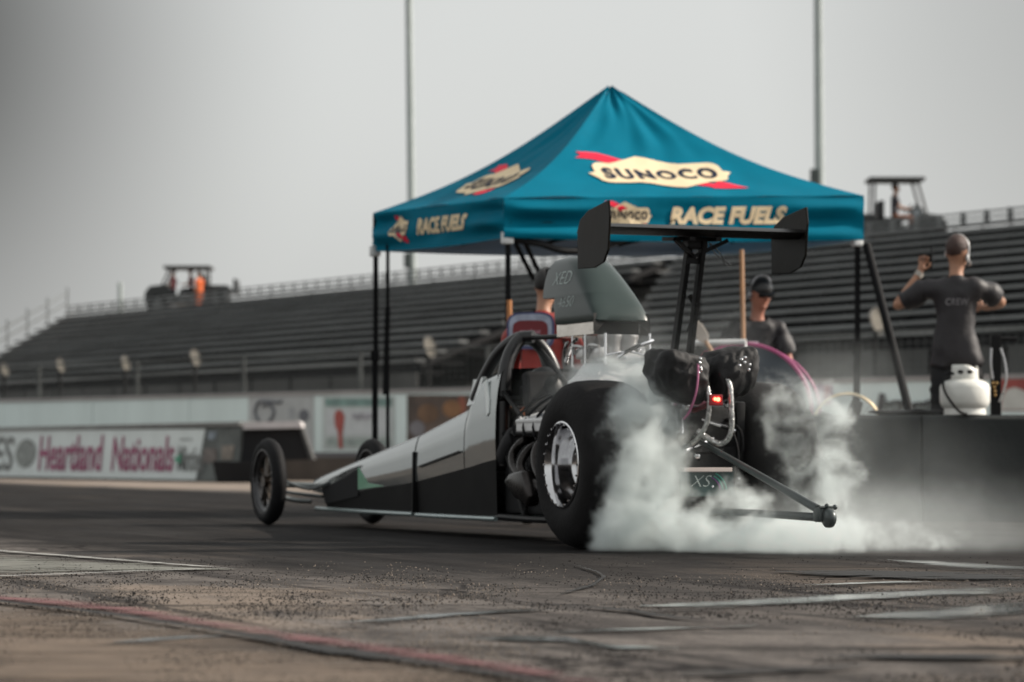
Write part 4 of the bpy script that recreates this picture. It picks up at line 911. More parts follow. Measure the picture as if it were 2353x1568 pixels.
# ---------------------------------------------------------------- barrier and what stands on or behind it
def barrier():
    D = 21.3; x0, x1 = .95, 9.0; top = .765
    r = thing('concrete_barrier', 'dark low concrete barrier wall in front of the man in the polo shirt', 'barrier', (x0, D, 0))
    mb = MB(); n = 8; L_ = (x1 - x0) / n
    for i in range(n):
        a, b = x0 + i * L_ + .006, x0 + (i + 1) * L_ - .006
        mb.prism([(0, 0), (0, .10), (.05, .22), (.10, top - .02), (.12, top), (.48, top), (.50, top - .02), (.55, .22), (.60, .10), (.60, 0)], lambda y, z: (a, D + y, z), lambda y, z: (b, D + y, z), .008)
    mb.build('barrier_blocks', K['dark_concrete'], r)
    mb = MB(); mb.box(((x0 + x1) / 2, D + .3, top + .004), (x1 - x0, .34, .008)); mb.build('cap_strip', mat('cap_strip', (.06, .065, .065), .6), r)
    s = MB().box((5.2, 23.35, .14), (8.6, 3.2, .28)).build('slab', K['concrete']); kind(s, 'structure')
barrier()
def gas_bottle():
    c = at(2217, 957, 21.55); z = .776
    r = thing('gas_bottle', 'white portable gas cylinder standing on the dark barrier', 'gas bottle', (c.x, c.y, z))
    wm = mat('bottle_white', (.66, .66, .62), .38, 0, .08, 5, .1, 20, coat=.1); R_ = .182
    mb = MB(); mb.lathe([(.0, .035), (.08, .03), (.14, .04), (.168, .06), (R_, .095), (R_, .195), (.172, .222), (.145, .244), (.10, .258), (.05, .264), (0, .264)], (c.x, c.y, z), seg=48); mb.build('cylinder', wm, r, True, angle=50)
    mb = MB(); mb.lathe([(.150, .045), (.155, .0), (.149, .0), (.144, .045)], (c.x, c.y, z), seg=40, close=True); mb.build('foot_ring', wm, r, True)
    mb = MB(); N = 40
    def col(u, v):
        a = u * math.tau * .86 + 1.2; rr = .100 - .006 * v; dip = .03 * max(0, math.cos(a + .6)) ** 4
        return (c.x + rr * math.cos(a), c.y + rr * math.sin(a), z + .245 + v * (.118 - dip))
    mb.grid(col, N, 4); o = mb.build('collar', wm, r, True); sd = o.modifiers.new('t', 'SOLIDIFY'); sd.thickness = .006
    mb = MB()
    for x in (-.045, .022): mb.ball((c.x + x, c.y - .096, z + .31), .017, (1.3, .5, .8), 12)
    mb.build('collar_opening', K['stand_dark'], r, True)
    mb = MB(); mb.cyl((c.x, c.y, z + .26), (c.x, c.y, z + .33), .016, None, 12); mb.cyl((c.x, c.y, z + .335), (c.x, c.y, z + .35), .03, None, 14); mb.cyl((c.x - .06, c.y - .02, z + .30), (c.x, c.y, z + .30), .012, None, 10); mb.build('valve', mat('brass', (.45, .3, .14), .3, 1.0), r, True)
    mb = MB(); mb.tube([(c.x - .06, c.y - .03, z + .30), (c.x - .15, c.y - .06, z + .29), (c.x - .175, c.y - .12, z + .21), (c.x - .15, c.y - .20, z + .12), (c.x - .07, c.y - .215, z + .02), (c.x + .02, c.y - .1, z - .0)], .011, 10, 5); mb.build('hose', K['rubber'], r, True)
gas_bottle()
def stand_pole():
    c = at(2288, 930, 22.0)
    r = thing('torch_stand', 'black upright post with a side handle and hoses beside the gas bottle', 'stand', (c.x, c.y, .28))
    mb = MB(); z1 = .47 + 280 * 22 / 6800
    mb.box((c.x, c.y, .30), (.34, .3, .03), None, .006); mb.beam((c.x, c.y, .31), (c.x, c.y, z1), .075, .06, (0, 1, 0), .006); mb.build('post', K['black_metal'], r)
    mb = MB(); mb.cyl((c.x - .01, c.y, z1 - .03), (c.x + .155, c.y, z1 - .03), .015, None, 12); mb.build('handle', K['rubber'], r, True)
    mb = MB(); mb.tube([(c.x + .03, c.y - .03, z1 - .1), (c.x + .06, c.y - .04, z1 - .2), (c.x + .07, c.y - .05, z1 - .32), (c.x + .05, c.y - .05, z1 - .42), (c.x + .02, c.y - .04, z1 - .5)], .010, 8, 5); mb.tube([(c.x - .04, c.y - .04, z1 - .1), (c.x - .045, c.y - .05, z1 - .22), (c.x - .03, c.y - .05, z1 - .33)], .010, 8, 4)
    mb.build('hose', mat('hose_silver', (.35, .35, .36), .3, .8, .2, 30), r, True)
    mb = MB()
    for x, z in ((-.03, .36), (.0, .36), (-.02, .39), (-.015, .42), (-.012, .45)): mb.ball((c.x + x, c.y - .045, z1 - z), .014, seg=10)
    mb.build('brass_fittings', mat('brass_fit', (.5, .32, .14), .3, 1.0), r, True)
stand_pole()
def fan():
    c = at(1946, 990, 22.15); Rr = .268
    r = thing('floor_fan', 'round floor fan with pale brass rim showing above the barrier', 'fan', (c.x, c.y, .28)); c.z = .68
    ax = Vector((.12, -1, .0)).normalized()
    mb = MB(); mb.lathe([(Rr - .012, -.03), (Rr + .004, -.034), (Rr + .006, .02), (Rr - .012, .03), (Rr - .016, 0)], c, ax, 56, True); mb.build('rim', mat('brass_rim', (.62, .52, .36), .3, .7, .1), r, True)
    mb = MB(); u = ax.orthogonal().normalized(); v = ax.cross(u)
    for k_ in range(1, 13): mb.lathe([(Rr * k_ / 13 - .0018, .0), (Rr * k_ / 13, .0025), (Rr * k_ / 13 + .0018, .0)], c + ax * .02 + ax * .04 * (1 - (k_ / 13) ** 2), ax, 40)
    for k_ in range(10):
        a = k_ * math.tau / 10; d = u * math.cos(a) + v * math.sin(a); mb.tube([c + ax * .062, c + d * Rr * .6 + ax * .047, c + d * Rr * .98 + ax * .02], .0022, 5, 2)
    mb.build('grille', K['galv'], r, True)
    mb = MB(); mb.cyl(c - ax * .10, c + ax * .01, .06, .05, 18)
    for k_ in range(4):
        a = k_ * math.tau / 4 + .5; d = u * math.cos(a) + v * math.sin(a); e = u * -math.sin(a) + v * math.cos(a)
        mb.prism([(.05, -.03), (.12, -.075), (.22, -.07), (.24, .02), (.13, .04), (.05, .03)], lambda x, y: c + d * x + e * y + ax * (y * .35), lambda x, y: c + d * x + e * y + ax * (y * .35 - .004))
    mb.build('blades', K['dark_steel'], r)
    mb = MB(); mb.tube([c + Vector((-.28, 0, 0)), c + Vector((-.28, 0, -.2)), (c.x - .2, c.y, .30)], .014, 8, 2); mb.tube([c + Vector((.28, 0, 0)), c + Vector((.28, 0, -.2)), (c.x + .2, c.y, .30)], .014, 8, 2); mb.box((c.x, c.y, .295), (.55, .3, .03), None, .01); mb.build('stand', K['black_metal'], r, True)
fan()
def drum():
    c = at(1706, 945, 22.25); Rr = .53
    r = thing('hose_drum', 'big dark round drum with a magenta rim and white top bar, behind the car', 'drum', (c.x, c.y, 0)); c.z = .80
    ax = Vector((-.25, -1, .05)).normalized()
    mb = MB()
    for h_ in (0, -.45): mb.lathe([(Rr - .022, h_ + .012), (Rr, h_ + .014), (Rr + .006, h_), (Rr, h_ - .014), (Rr - .022, h_ - .012)], c, ax, 64, True)
    mb.build('rim', mat('magenta_rim', (.34, .045, .16), .35, 0, .15, coat=.3), r, True)
    mb = MB(); mb.lathe([(0, .0), (Rr - .02, .0), (Rr - .02, -.44), (0, -.44)], c, ax, 64); mb.build('shell', mat('drum_blue', (.035, .05, .068), .4, 0, .2, 3), r, True, angle=30)
    mb = MB(); mb.lathe([(.10, .004), (.10, .05), (.0, .05)], c, ax, 24); mb.build('hub', K['dark_steel'], r, True, angle=30)
    u = Vector((1, -.25, 0)).normalized()
    mb = MB(); mb.prism([(-.42, .0), (-.08, .0), (-.06, .32), (-.13, .46), (-.28, .47), (-.40, .30)], lambda x, z: c + u * x + Vector((0, 0, z)) + ax * .035, lambda x, z: c + u * x + Vector((0, 0, z)) + ax * .015); mb.build('side_panel', mat('crimson_panel', (.20, .018, .05), .45, 0, .15), r)
    mb = MB(); mb.tube([c + Vector((-.39, -.02, .37)), c + Vector((-.39, -.02, .525)), c + Vector((.015, -.10, .53)), c + Vector((.015, -.10, .42))], .022, 12, 1); mb.build('top_bar', mat('bar_white', (.62, .63, .63), .4), r, True)
    mb = MB()
    for s in (-1, 1): mb.beam(c + u * .35 * s + Vector((0, .2, -.3)), (c.x + .5 * s, c.y + .2, .02), .05, .05); mb.beam((c.x - .55, c.y + .2, .03), (c.x + .55, c.y + .2, .03), .06, .05)
    mb.build('cradle', K['black_metal'], r)
drum()
def tools():
    a, b = at(1704, 575, 22.9), at(1708, 790, 22.75); d = (b - a).normalized(); e = a + d * ((.05 - a.z) / d.z)
    r = thing('broom', 'long upright brown wooden pole standing behind the rear wing', 'pole', (e.x, e.y, .0)); mb = MB(); mb.cyl(a, e, .018, .018, 12); mb.build('handle', K['wood'], r, True); MB().box((e.x, e.y, .03), (.34, .07, .06), None, .01).build('broom_head', K['cloth_black'], r)
    a, b = at(1592, 738, 22.0), at(1640, 815, 22.0); d = (b - a).normalized()
    r = thing('paddle', 'pale headed paddle with a short wooden handle leaning on the drum', 'paddle', at(1615, 775, 22.0)); mb = MB(); mb.cyl(a + d * .17, b + d * .12, .016, .016, 12); mb.build('handle', K['wood'], r, True)
    s_ = Vector((d.z, 0, -d.x)); mb = MB(); mb.prism([(-.03, .01), (-.045, .06), (-.045, .14), (-.02, .19), (.02, .19), (.045, .14), (.045, .06), (.03, .01)], lambda x, y: a + s_ * x + d * y + Vector((0, -.012, 0)), lambda x, y: a + s_ * x + d * y + Vector((0, .012, 0)), .005); mb.build('paddle_head', mat('paddle_head', (.42, .37, .32), .7), r)
    a = at(1170, 690, 22.5); e = Vector((a.x + .02, a.y, 0)); r = thing('marker_pole', 'orange brown wooden pole beside the near canopy leg', 'pole', e); mb = MB(); mb.cyl(a, e, .020, .020, 12); mb.build('shaft', mat('orange_wood', (.42, .17, .055), .55, 0, .15), r, True)
    MB().lathe([(.0, 0), (.09, 0), (.09, .015), (.022, .03)], e, seg=20).build('foot', K['black_metal'], r, True)
    for (px, D, sx_, sy_, sz_, lab, nm, m_) in ((2090, 21.62, .62, .16, .045, 'flat dark tool roll lying on the barrier', 'tool_roll', K['cloth_black']), (2140, 21.62, .12, .1, .03, 'small pale rag lying on the barrier by the gas bottle', 'rag', mat('rag_cloth', (.4, .36, .37), .8))):
        q = at(px, 957, D); mb = MB(); bmesh.ops.create_uvsphere(mb.b, u_segments=28, v_segments=12, radius=.5, matrix=Matrix.Translation((q.x, q.y, .775 + sz_ * .35)) @ Matrix.Diagonal((sx_, sy_, sz_, 1)))
        for v in mb.b.verts: v.co.z = max(.775, v.co.z + noise.noise(v.co * 12) * .018)
        tag(mb.build(nm, m_, None, True), lab, nm.replace('_', ' '))
tools()
# ---------------------------------------------------------------- far wall, banner wall, fence
WU = Vector((-.69, .724, 0)).normalized(); WN = Vector((.724, .69, 0)).normalized(); W0 = Vector((8.65, 50, 0))
def wall_t(px, o=W0, u=WU):
    k = (px - CX) / F; return (k * o.y - o.x) / (u.x - k * u.y)
def wall_pt(px, py, off=0.0):
    p = W0 + WU * wall_t(px); z = CAMH + (HY - py) / F * p.y; return Vector((p.x, p.y, z)) - WN * off
def far_wall():
    r = thing('trackside_wall', 'long pale grey trackside wall with posters below the fence', 'wall', W0 + WU * 20)
    a, b = W0 + WU * -14, W0 + WU * 75; Hh = 1.79; mb = MB()
    n = 24
    for i in range(n):
        p, q = a.lerp(b, i / n), a.lerp(b, (i + 1) / n); e = (q - p).normalized() * .01
        mb.beam(p + e + WN * .15 + Vector((0, 0, Hh / 2)), q - e + WN * .15 + Vector((0, 0, Hh / 2)), .3, Hh)
    mb.build('wall_panels', K['white_paint'], r)
    MB().beam(a + WN * .15 + Vector((0, 0, Hh + .04)), b + WN * .15 + Vector((0, 0, Hh + .04)), .36, .08).build('wall_cap', mat('wall_cap', (.30, .28, .275), .6, 0, .2, 1), r)
    def quad(x0, y0, x1, y1, name, m, off=.012, par=r):
        mb = MB(); mb.poly([wall_pt(x0, y1, off), wall_pt(x1, y1, off), wall_pt(x1, y0, off), wall_pt(x0, y0, off)]); return mb.build(name, m, par)
    def disc(cx, cy, rx, ry, name, m, off, par, n=20): 
        mb = MB(); mb.poly([wall_pt(cx + rx * math.cos(math.tau * i / n), cy + ry * math.sin(math.tau * i / n), off) for i in range(n)]); return mb.build(name, m, par)
    grey = mat('poster_grey', (.40, .41, .41), .6, 0, .1, 3); ink = mat('ink_grey', (.12, .125, .14), .6, 0, .2, 4)
    p = quad(572, 908, 722, 1036, 'poster', grey)
    mb = MB()
    for q in ([(600, 972), (588, 950), (596, 925), (612, 922)], [(612, 922), (640, 925), (650, 922)], [(618, 972), (632, 950), (622, 930), (606, 934)]):
        mb.tube([wall_pt(*w_, .03) for w_ in q], .035, 6)
    mb.build('swirl_mark', ink, p, True); disc(700, 955, 12, 14, 'round_mark', ink, .02, p)
    disc(672, 950, 8, 14, 'round_mark', mat('ink_soft', (.3, .31, .32), .6), .02, p)
    p = quad(742, 912, 908, 1034, 'poster', mat('poster_white', (.46, .50, .49), .6, 0, .12, 2))
    quad(748, 916, 902, 934, 'poster_header', mat('poster_teal', (.16, .25, .23), .6, 0, .35, 4), .016, p); quad(750, 942, 900, 1000, 'poster_field', mat('poster_field', (.52, .54, .55), .6, 0, .1), .018, p)
    quad(752, 1008, 900, 1026, 'poster_footer', mat('poster_foot', (.30, .35, .33), .6, 0, .3, 4), .016, p)
    mb = MB(); mb.poly([wall_pt(x, y, .03) for x, y in ((770, 958), (774, 944), (786, 942), (794, 956), (792, 976), (788, 1000), (790, 1030), (781, 1030), (779, 995), (772, 978))]); mb.build('red_figure', mat('figure_red', (.36, .075, .06), .6, 0, .2), p)
    mb = MB()
    for i in range(5): mb.beam(wall_pt(812 + i * 9, 956 + (i % 2) * 4, .03), wall_pt(818 + i * 9, 956, .03), .02, .12)
    mb.build('poster_lettering', mat('ink_lilac', (.34, .33, .36), .6), p)
    p = quad(936, 908, 1130, 1030, 'poster', mat('poster_brown', (.085, .058, .045), .6, 0, .7, 1.2))
    for cx, cy, rx, ry, c in ((985, 950, 24, 22, (.16, .09, .05)), (1040, 940, 22, 20, (.22, .11, .05)), (960, 985, 18, 18, (.17, .16, .17)), (1062, 930, 10, 22, (.24, .08, .05))): disc(cx, cy, rx, ry, 'poster_patch', mat('patch_tone', c, .7, 0, .4, 2), .016 + rx * .0002, p)
    p = quad(1876, 884, 1914, 932, 'poster', mat('poster_lilac', (.40, .30, .38), .6, 0, .15)); quad(1895, 886, 1908, 930, 'red_stripe', mat('poster_crimson', (.28, .03, .06), .6), .016, p)
    p = quad(2290, 870, 2480, 944, 'poster', mat('poster_red', (.30, .06, .05), .6, 0, .25, 2)); 
    mb = MB(); mb.poly([wall_pt(x, y, .02) for x, y in ((2302, 942), (2304, 915), (2316, 895), (2334, 890), (2352, 897), (2372, 908), (2376, 942))]); mb.build('pale_shape', mat('poster_pale', (.5, .5, .47), .6, 0, .15, 4), p)
    mb = MB(); rr = random.Random(5); x = 2032
    mb.beam(wall_pt(2030, 905, .03), wall_pt(2022, 945, .03), .03, .12)
    while x < 2150:
        h_ = rr.choice((18, 20, 24)); mb.beam(wall_pt(x, 944 - h_, .03), wall_pt(x - 2, 944, .03), .03, .055); mb.beam(wall_pt(x, 944 - h_ + 3, .03), wall_pt(x + 8, 944 - h_ + 3, .03), .03, .05); x += rr.uniform(9, 13)
    mb.build('wall_lettering', mat('ink_black', (.045, .042, .045), .6), r)
far_wall()

BA, BB = Vector((-12.95, 68.6, 0)), Vector((-5.9, 56.3, 0)); BU = (BB - BA).normalized(); BN = Vector((-BU.y, BU.x, 0)); BN = BN if BN.y > 0 else -BN
def ban_t(px):
    k = (px - CX) / F; return (k * BB.y - BB.x) / (BU.x - k * BU.y)
def ban_pt(px, py, off=0.0):
    p = BB + BU * ban_t(px); return Vector((p.x, p.y, CAMH + (HY - py) / F * p.y)) - BN * off
def banner_wall():
    r = thing('banner_wall', 'low concrete wall carrying a white race banner at far left', 'wall', BB)
    e1 = BB + BU * ban_t(556); s0 = BB + BU * ban_t(-260); Hh = 1.05
    MB().beam(s0 + BN * .3 + Vector((0, 0, Hh / 2)), e1 + BN * .3 + Vector((0, 0, Hh / 2)), .6, Hh).build('wall_body', mat('wall_tone', (.10, .105, .10), .8, 0, .3, 1.5), r)
    MB().beam(s0 + BN * .3 + Vector((0, 0, Hh + .035)), e1 + BN * .3 + Vector((0, 0, Hh + .035)), .72, .07).build('wall_cap', mat('cap_grey', (.20, .20, .195), .7, 0, .2, 1), r)
    mb = MB(); mb.poly([ban_pt(-240, 1090, .02), ban_pt(452, 1103, .02), ban_pt(474, 986, .02), ban_pt(-240, 991, .02)]); bn = mb.build('race_banner', K['banner'], r)
    mb = MB(); mb.poly([ban_pt(453, 1105, .015), ban_pt(548, 1108, .015), ban_pt(556, 985, .015), ban_pt(476, 985, .015)]); pn = mb.build('faded_panel', mat('faded_panel', (.10, .112, .108), .7, 0, .5, 1.5), r)
    for x0, y0, x1, y1, c in ((480, 992, 498, 1010, (.22, .26, .30)), (510, 1024, 538, 1056, (.20, .175, .15)), (470, 1030, 500, 1064, (.155, .135, .125))):
        mb = MB(); mb.poly([ban_pt(x0, y1, .03), ban_pt(x1, y1, .03), ban_pt(x1 + 3, y0, .03), ban_pt(x0 + 3, y0, .03)]); mb.build('faded_patch', mat('faded', c, .7, 0, .5, 5), pn)
    def bfn(cx, cy, sx_, off=.035):
        t0 = ban_t(cx); p0 = BB + BU * t0; z0 = CAMH + (HY - cy) / F * p0.y
        return lambda x, y: BB + BU * (t0 + x) + Vector((0, 0, z0 + y)) - BN * off
    def span(x0, x1): return ban_t(x1) - ban_t(x0)
    mag = mat('magenta_ink', (.30, .075, .15), .6, 0, .15, 6); gry = mat('grey_ink', (.19, .20, .195), .6, 0, .2); grn = mat('green_ink', (.05, .26, .16), .6)
    sc = lambda cx: ban_pt(cx, 1050).y / F
    for body, x0, x1, y0, y1, m_, shr in (('Heartland', 88, 240, 1001, 1083, mag, .28), ('Nationals', 256, 402, 1003, 1084, mag, .28), ('Minties', 410, 470, 1024, 1084, gry, .2), ('CES', -46, 36, 1004, 1082, gry, .25), ('presented by', 416, 446, 1006, 1014, gry, .1)):
        cx = (x0 + x1) / 2; text_bm(body, .3, .006, shr, 1, bfn(cx, (y0 + y1) / 2, 1), 1.0, .4, fit=(abs(span(x0, x1)), (y1 - y0) * sc(cx))).build('banner_lettering', m_, bn)
    mb = MB(); mb.poly([bfn(62, 1042, 1)(.62 * math.cos(math.tau * i / 28) + .10 * math.sin(math.tau * i / 28), .315 * math.sin(math.tau * i / 28)) for i in range(28)]); mb.build('round_seal', mat('seal_grey', (.24, .26, .25), .6, 0, .5, 9), bn)
    mb = MB(); mb.poly([bfn(412, 1056, 1, .045)(x, y) for x, y in ((-.2, 0), (.15, -.09), (.2, .12))]); mb.build('green_mark', grn, bn)
    # open black end of the wall, with a low base block
    e2 = BB + BU * ban_t(556) + BU * .02; en = r
    def ep(px, py, d=0.0):
        D = 54.2; return at(px, py, D) + Vector((0, d, 0))
    mb = MB(); mb.prism([(562, 984), (688, 978), (712, 1056), (552, 1062)], lambda x, y: ep(x, y), lambda x, y: ep(x, y, .7)); mb.build('dark_end', K['stand_dark'], en)
    mb = MB(); mb.prism([(560, 972), (686, 968), (692, 972), (694, 984), (560, 987)], lambda x, y: ep(x, y, -.12), lambda x, y: ep(x, y, .8)); mb.build('end_cap', mat('end_cap_pale', (.50, .47, .47), .6, 0, .1, 2), en)
    mb = MB(); mb.prism([(686, 980), (694, 982), (720, 1056), (711, 1056)], lambda x, y: ep(x, y, -.05), lambda x, y: ep(x, y, .75)); mb.build('end_edge', mat('end_edge_tone', (.05, .05, .05), .8), en)
    mb = MB(); mb.prism([(500, 1060), (640, 1062), (640, 1112), (512, 1112)], lambda x, y: ep(x, y, -1.0), lambda x, y: ep(x, y, .6)); mb.build('base_block', K['stand_dark'], en)
    lw = thing('low_wall', 'low brown wall running behind the front wheels of the dragster', 'wall', at(900, 1105, 57.5)); mb = MB()
    mb.prism([(630, 1052), (2500, 1044), (2500, 1106), (630, 1106)], lambda x, y: at(x, y, 57.5), lambda x, y: at(x, y, 57.5) + Vector((0, .5, 0))); mb.build('wall_body', mat('brown_wall', (.060, .050, .043), .8, 0, .3, 2), lw)
    mb = MB(); mb.prism([(630, 1040), (2500, 1032), (2500, 1044), (630, 1052)], lambda x, y: at(x, y, 58.2), lambda x, y: at(x, y, 58.2) + Vector((0, .6, 0))); mb.build('wall_cap', mat('ledge_grey', (.14, .135, .14), .7, 0, .2, 1), lw)
banner_wall()

def fence():
    r = thing('chain_link_fence', 'dark tall wire fence standing behind the pale trackside wall', 'fence', W0 + WU * 20 + WN * .6)
    o = WN * .7; t0, t1 = -10, 66; top = 2.75
    for i in range(20):
        p = W0 + o + WU * (t0 + i * 4); MB().cyl(p, p + Vector((0, 0, top)), .05, .05, 8).build('post', K['fence'], r, True)
    mb = MB()
    for z in (1.9, 2.72): mb.tube([W0 + o + WU * t0 + Vector((0, 0, z)), W0 + o + WU * t1 + Vector((0, 0, z))], .022, 6, 1)
    mb.build('rail', K['fence'], r, True)
    mb = MB(); n = 420
    for i in range(n):
        p = W0 + o + WU * (t0 + (t1 - t0) * i / n); mb.beam(p + Vector((0, 0, 1.7)), p + Vector((0, 0, 2.72)), .012, .012, (1, 0, 0))
    for k_ in range(8): mb.beam(W0 + o + WU * t0 + Vector((0, 0, 1.75 + k_ * .125)), W0 + o + WU * t1 + Vector((0, 0, 1.75 + k_ * .125)), .012, .012)
    mb.build('wire_mesh', K['fence'], r)
fence()
def lamps():
    for px, py, s, w_ in ((10, 848, .9, 'far left edge of the fence, first in the row'), (138, 838, .95, 'fence just right of the first lamp, above the banner'), (287, 833, 1.0, 'fence below the tall grey post'), (447, 820, 1.1, 'fence below the cart with red shirted riders'), (985, 795, 1.25, 'fence left of the roll cage'), (2012, 735, 1.3, 'fence beside the right canopy leg')):
        t = wall_t(px, W0 + WN * 1.0); p = W0 + WN * 1.0 + WU * t; z = CAMH + (HY - py) / F * p.y
        r = thing('floodlight', 'pale tilted floodlight on ' + w_, 'floodlight', (p.x, p.y, 0), 0, 'floodlights along the fence')
        mb = MB(); mb.cyl((p.x, p.y, 0), (p.x, p.y, z - .1), .045, .04, 10); mb.build('pole', K['stand_dark'], r, True)
        ax = Vector((.30, -.85, -.25)).normalized(); c = Vector((p.x, p.y, z)); T_ = Matrix.Translation(c) @ Matrix.Rotation(R(-18), 4, 'Y') @ Matrix.Diagonal((.72, .72, 1.45, 1)) @ Matrix.Translation(-c)
        mb = MB(); mb.lathe([(0, -.16), (.06 * s, -.15), (.10 * s, -.04), (.13 * s, .08), (.135 * s, .10), (.12 * s, .10)], c, ax, 20); mb.b.transform(T_)
        mb.build('lamp_head', mat('lamp_head', (.30, .28, .25), .45, .1, .15), r, True)
        mb = MB(); mb.lathe([(0, .085), (.12 * s, .085)], c, ax, 20); mb.b.transform(T_); mb.build('lens', mat('lamp_glass', (.36, .33, .28), .3, 0, .1), r)
lamps()

# ---------------------------------------------------------------- grandstands on the embankment
SU = Vector((-.537, .843, 0)).normalized(); SN = Vector((.843, .537, 0)).normalized(); ST_ = Vector((12.58, 72.7, 0)); NR_ = 12; RUN, Z0, Z1 = .833, 3.0, 6.3
def row_o(k): return ST_ - SN * RUN * (NR_ - k)
def row_pt(k, px, z=0.0, back=0.0):
    o = row_o(k) + SN * back; t = wall_t(px, o, SU); p = o + SU * t; return Vector((p.x, p.y, Z0 + (Z1 - Z0) * k / NR_ + z))
def stand(label, xl, xr, rail):
    r = thing('grandstand', label, 'grandstand', row_pt(0, (xl(0) + xr(0)) / 2, -2.5), 0, 'bleacher grandstands')
    for k in range(0, NR_ + 1):
        a, b = row_pt(k, xl(k), .0), row_pt(k, xr(k), .0); MB().beam(a, b, .28, .075).build('bench', K['stand'], r)
    mb = MB()
    for k in range(NR_ + 1):
        a, b = row_pt(k, xl(k)), row_pt(k, xr(k)); dz = Vector((0, 0, 1)); up = (Z1 - Z0) / NR_
        mb.beam(a + SN * .3 + dz * (-.33), b + SN * .3 + dz * (-.33), .8, .05); mb.beam(a - SN * .05 + dz * (-.22), b - SN * .05 + dz * (-.22), .03, up * .8)
    mb.build('footboards', K['stand_dark'], r)
    mb = MB(); n = max(4, int((xr(0) - xl(0)) / 70))
    for i in range(n + 1):
        f = i / n
        for k in (0, 4, 8, NR_):
            p = row_pt(k, xl(k) + (xr(k) - xl(k)) * f, -.1); mb.beam(p, (p.x, p.y, max(0, p.z - 4)), .09, .09)
        a, b = row_pt(0, xl(0) + (xr(0) - xl(0)) * f, -.15), row_pt(NR_, xl(NR_) + (xr(NR_) - xl(NR_)) * f, -.15); mb.beam(a, b, .08, .14)
    mb.build('frame', K['stand_dark'], r)
    a, b = row_pt(0, xl(0), 0, -.5), row_pt(0, xr(0), 0, -.5); mb = MB(); n = int((b - a).length / 2.2)
    for i in range(n):
        p, q = a.lerp(b, i / n), a.lerp(b, (i + .93) / n); mb.beam((p.x, p.y, 1.35), (q.x, q.y, 1.35), .06, 2.6)
    mb.build('front_panels', mat('front_panels', (.035, .036, .036), .7, 0, .5, .5), r)
    mb = MB(); N = int((xr(NR_) - xl(NR_)) / rail[0]); a, b = row_pt(NR_, xl(NR_), 0, .5), row_pt(NR_, xr(NR_), 0, .5)
    for z in (.22, .36): mb.beam(a + Vector((0, 0, z)), b + Vector((0, 0, z)), .05, .05)
    for i in range(N + 1): p = row_pt(NR_, xl(NR_) + (xr(NR_) - xl(NR_)) * i / N, 0, .5); mb.beam(p, p + Vector((0, 0, .40)), rail[1], .06)
    mb.build('top_railing', K['stand'], r)
    return r
g1 = stand('left grandstand, dark empty bleachers stepping down at its far left end', lambda k: 155 - (NR_ - k) * 23, lambda k: 1560 - (NR_ - k) * 49.5, (26, .06))
mb = MB(); A = [row_pt(k, 155 - (NR_ - k) * 23, 0) for k in range(NR_ + 1)]
for z in (.45, .85): mb.beam(A[0] + Vector((0, 0, z + .1)), A[-1] + Vector((0, 0, z)), .05, .05)
for k in range(0, NR_ + 1, 2): mb.beam(A[k], A[k] + Vector((0, 0, 1.08)), .06, .06)
mb.build('end_railing', K['galv'], g1)
g2 = stand('right grandstand, dark empty bleachers behind the man in the polo shirt', lambda k: 1425 + k * 11.6, lambda k: 2700, (52, .14))

def bank():
    m = mat('embankment_soil', (.060, .057, .052), .95, 0, .35, .35, .4, 3); mb = MB()
    a, b = -30, 52
    def fn(u, v):
        t = a + (b - a) * u; p = ST_ + SU * t + SN * (-12 + v * 13.5); z = .0 + 5.95 * min(1, max(0, v * 1.05)) + .10 * noise.noise(Vector((t * .5, v * 8, 0)))
        z *= min(1, (b - t) / 4) ** .5 if t > b - 4 else 1
        return (p.x, p.y, z if v > .02 else -.1)
    mb.grid(fn, 60, 24)
    def fp(u, v):
        t = a + (b - a) * u; p = ST_ + SU * t + SN * (1.48 + v * 12); return (p.x, p.y, (5.94 - v * .02) * (min(1, (b - t) / 4) ** .5 if t > b - 4 else 1))
    mb.grid(fp, 40, 4); kind(mb.build('embankment', m, None, True), 'structure')
bank()

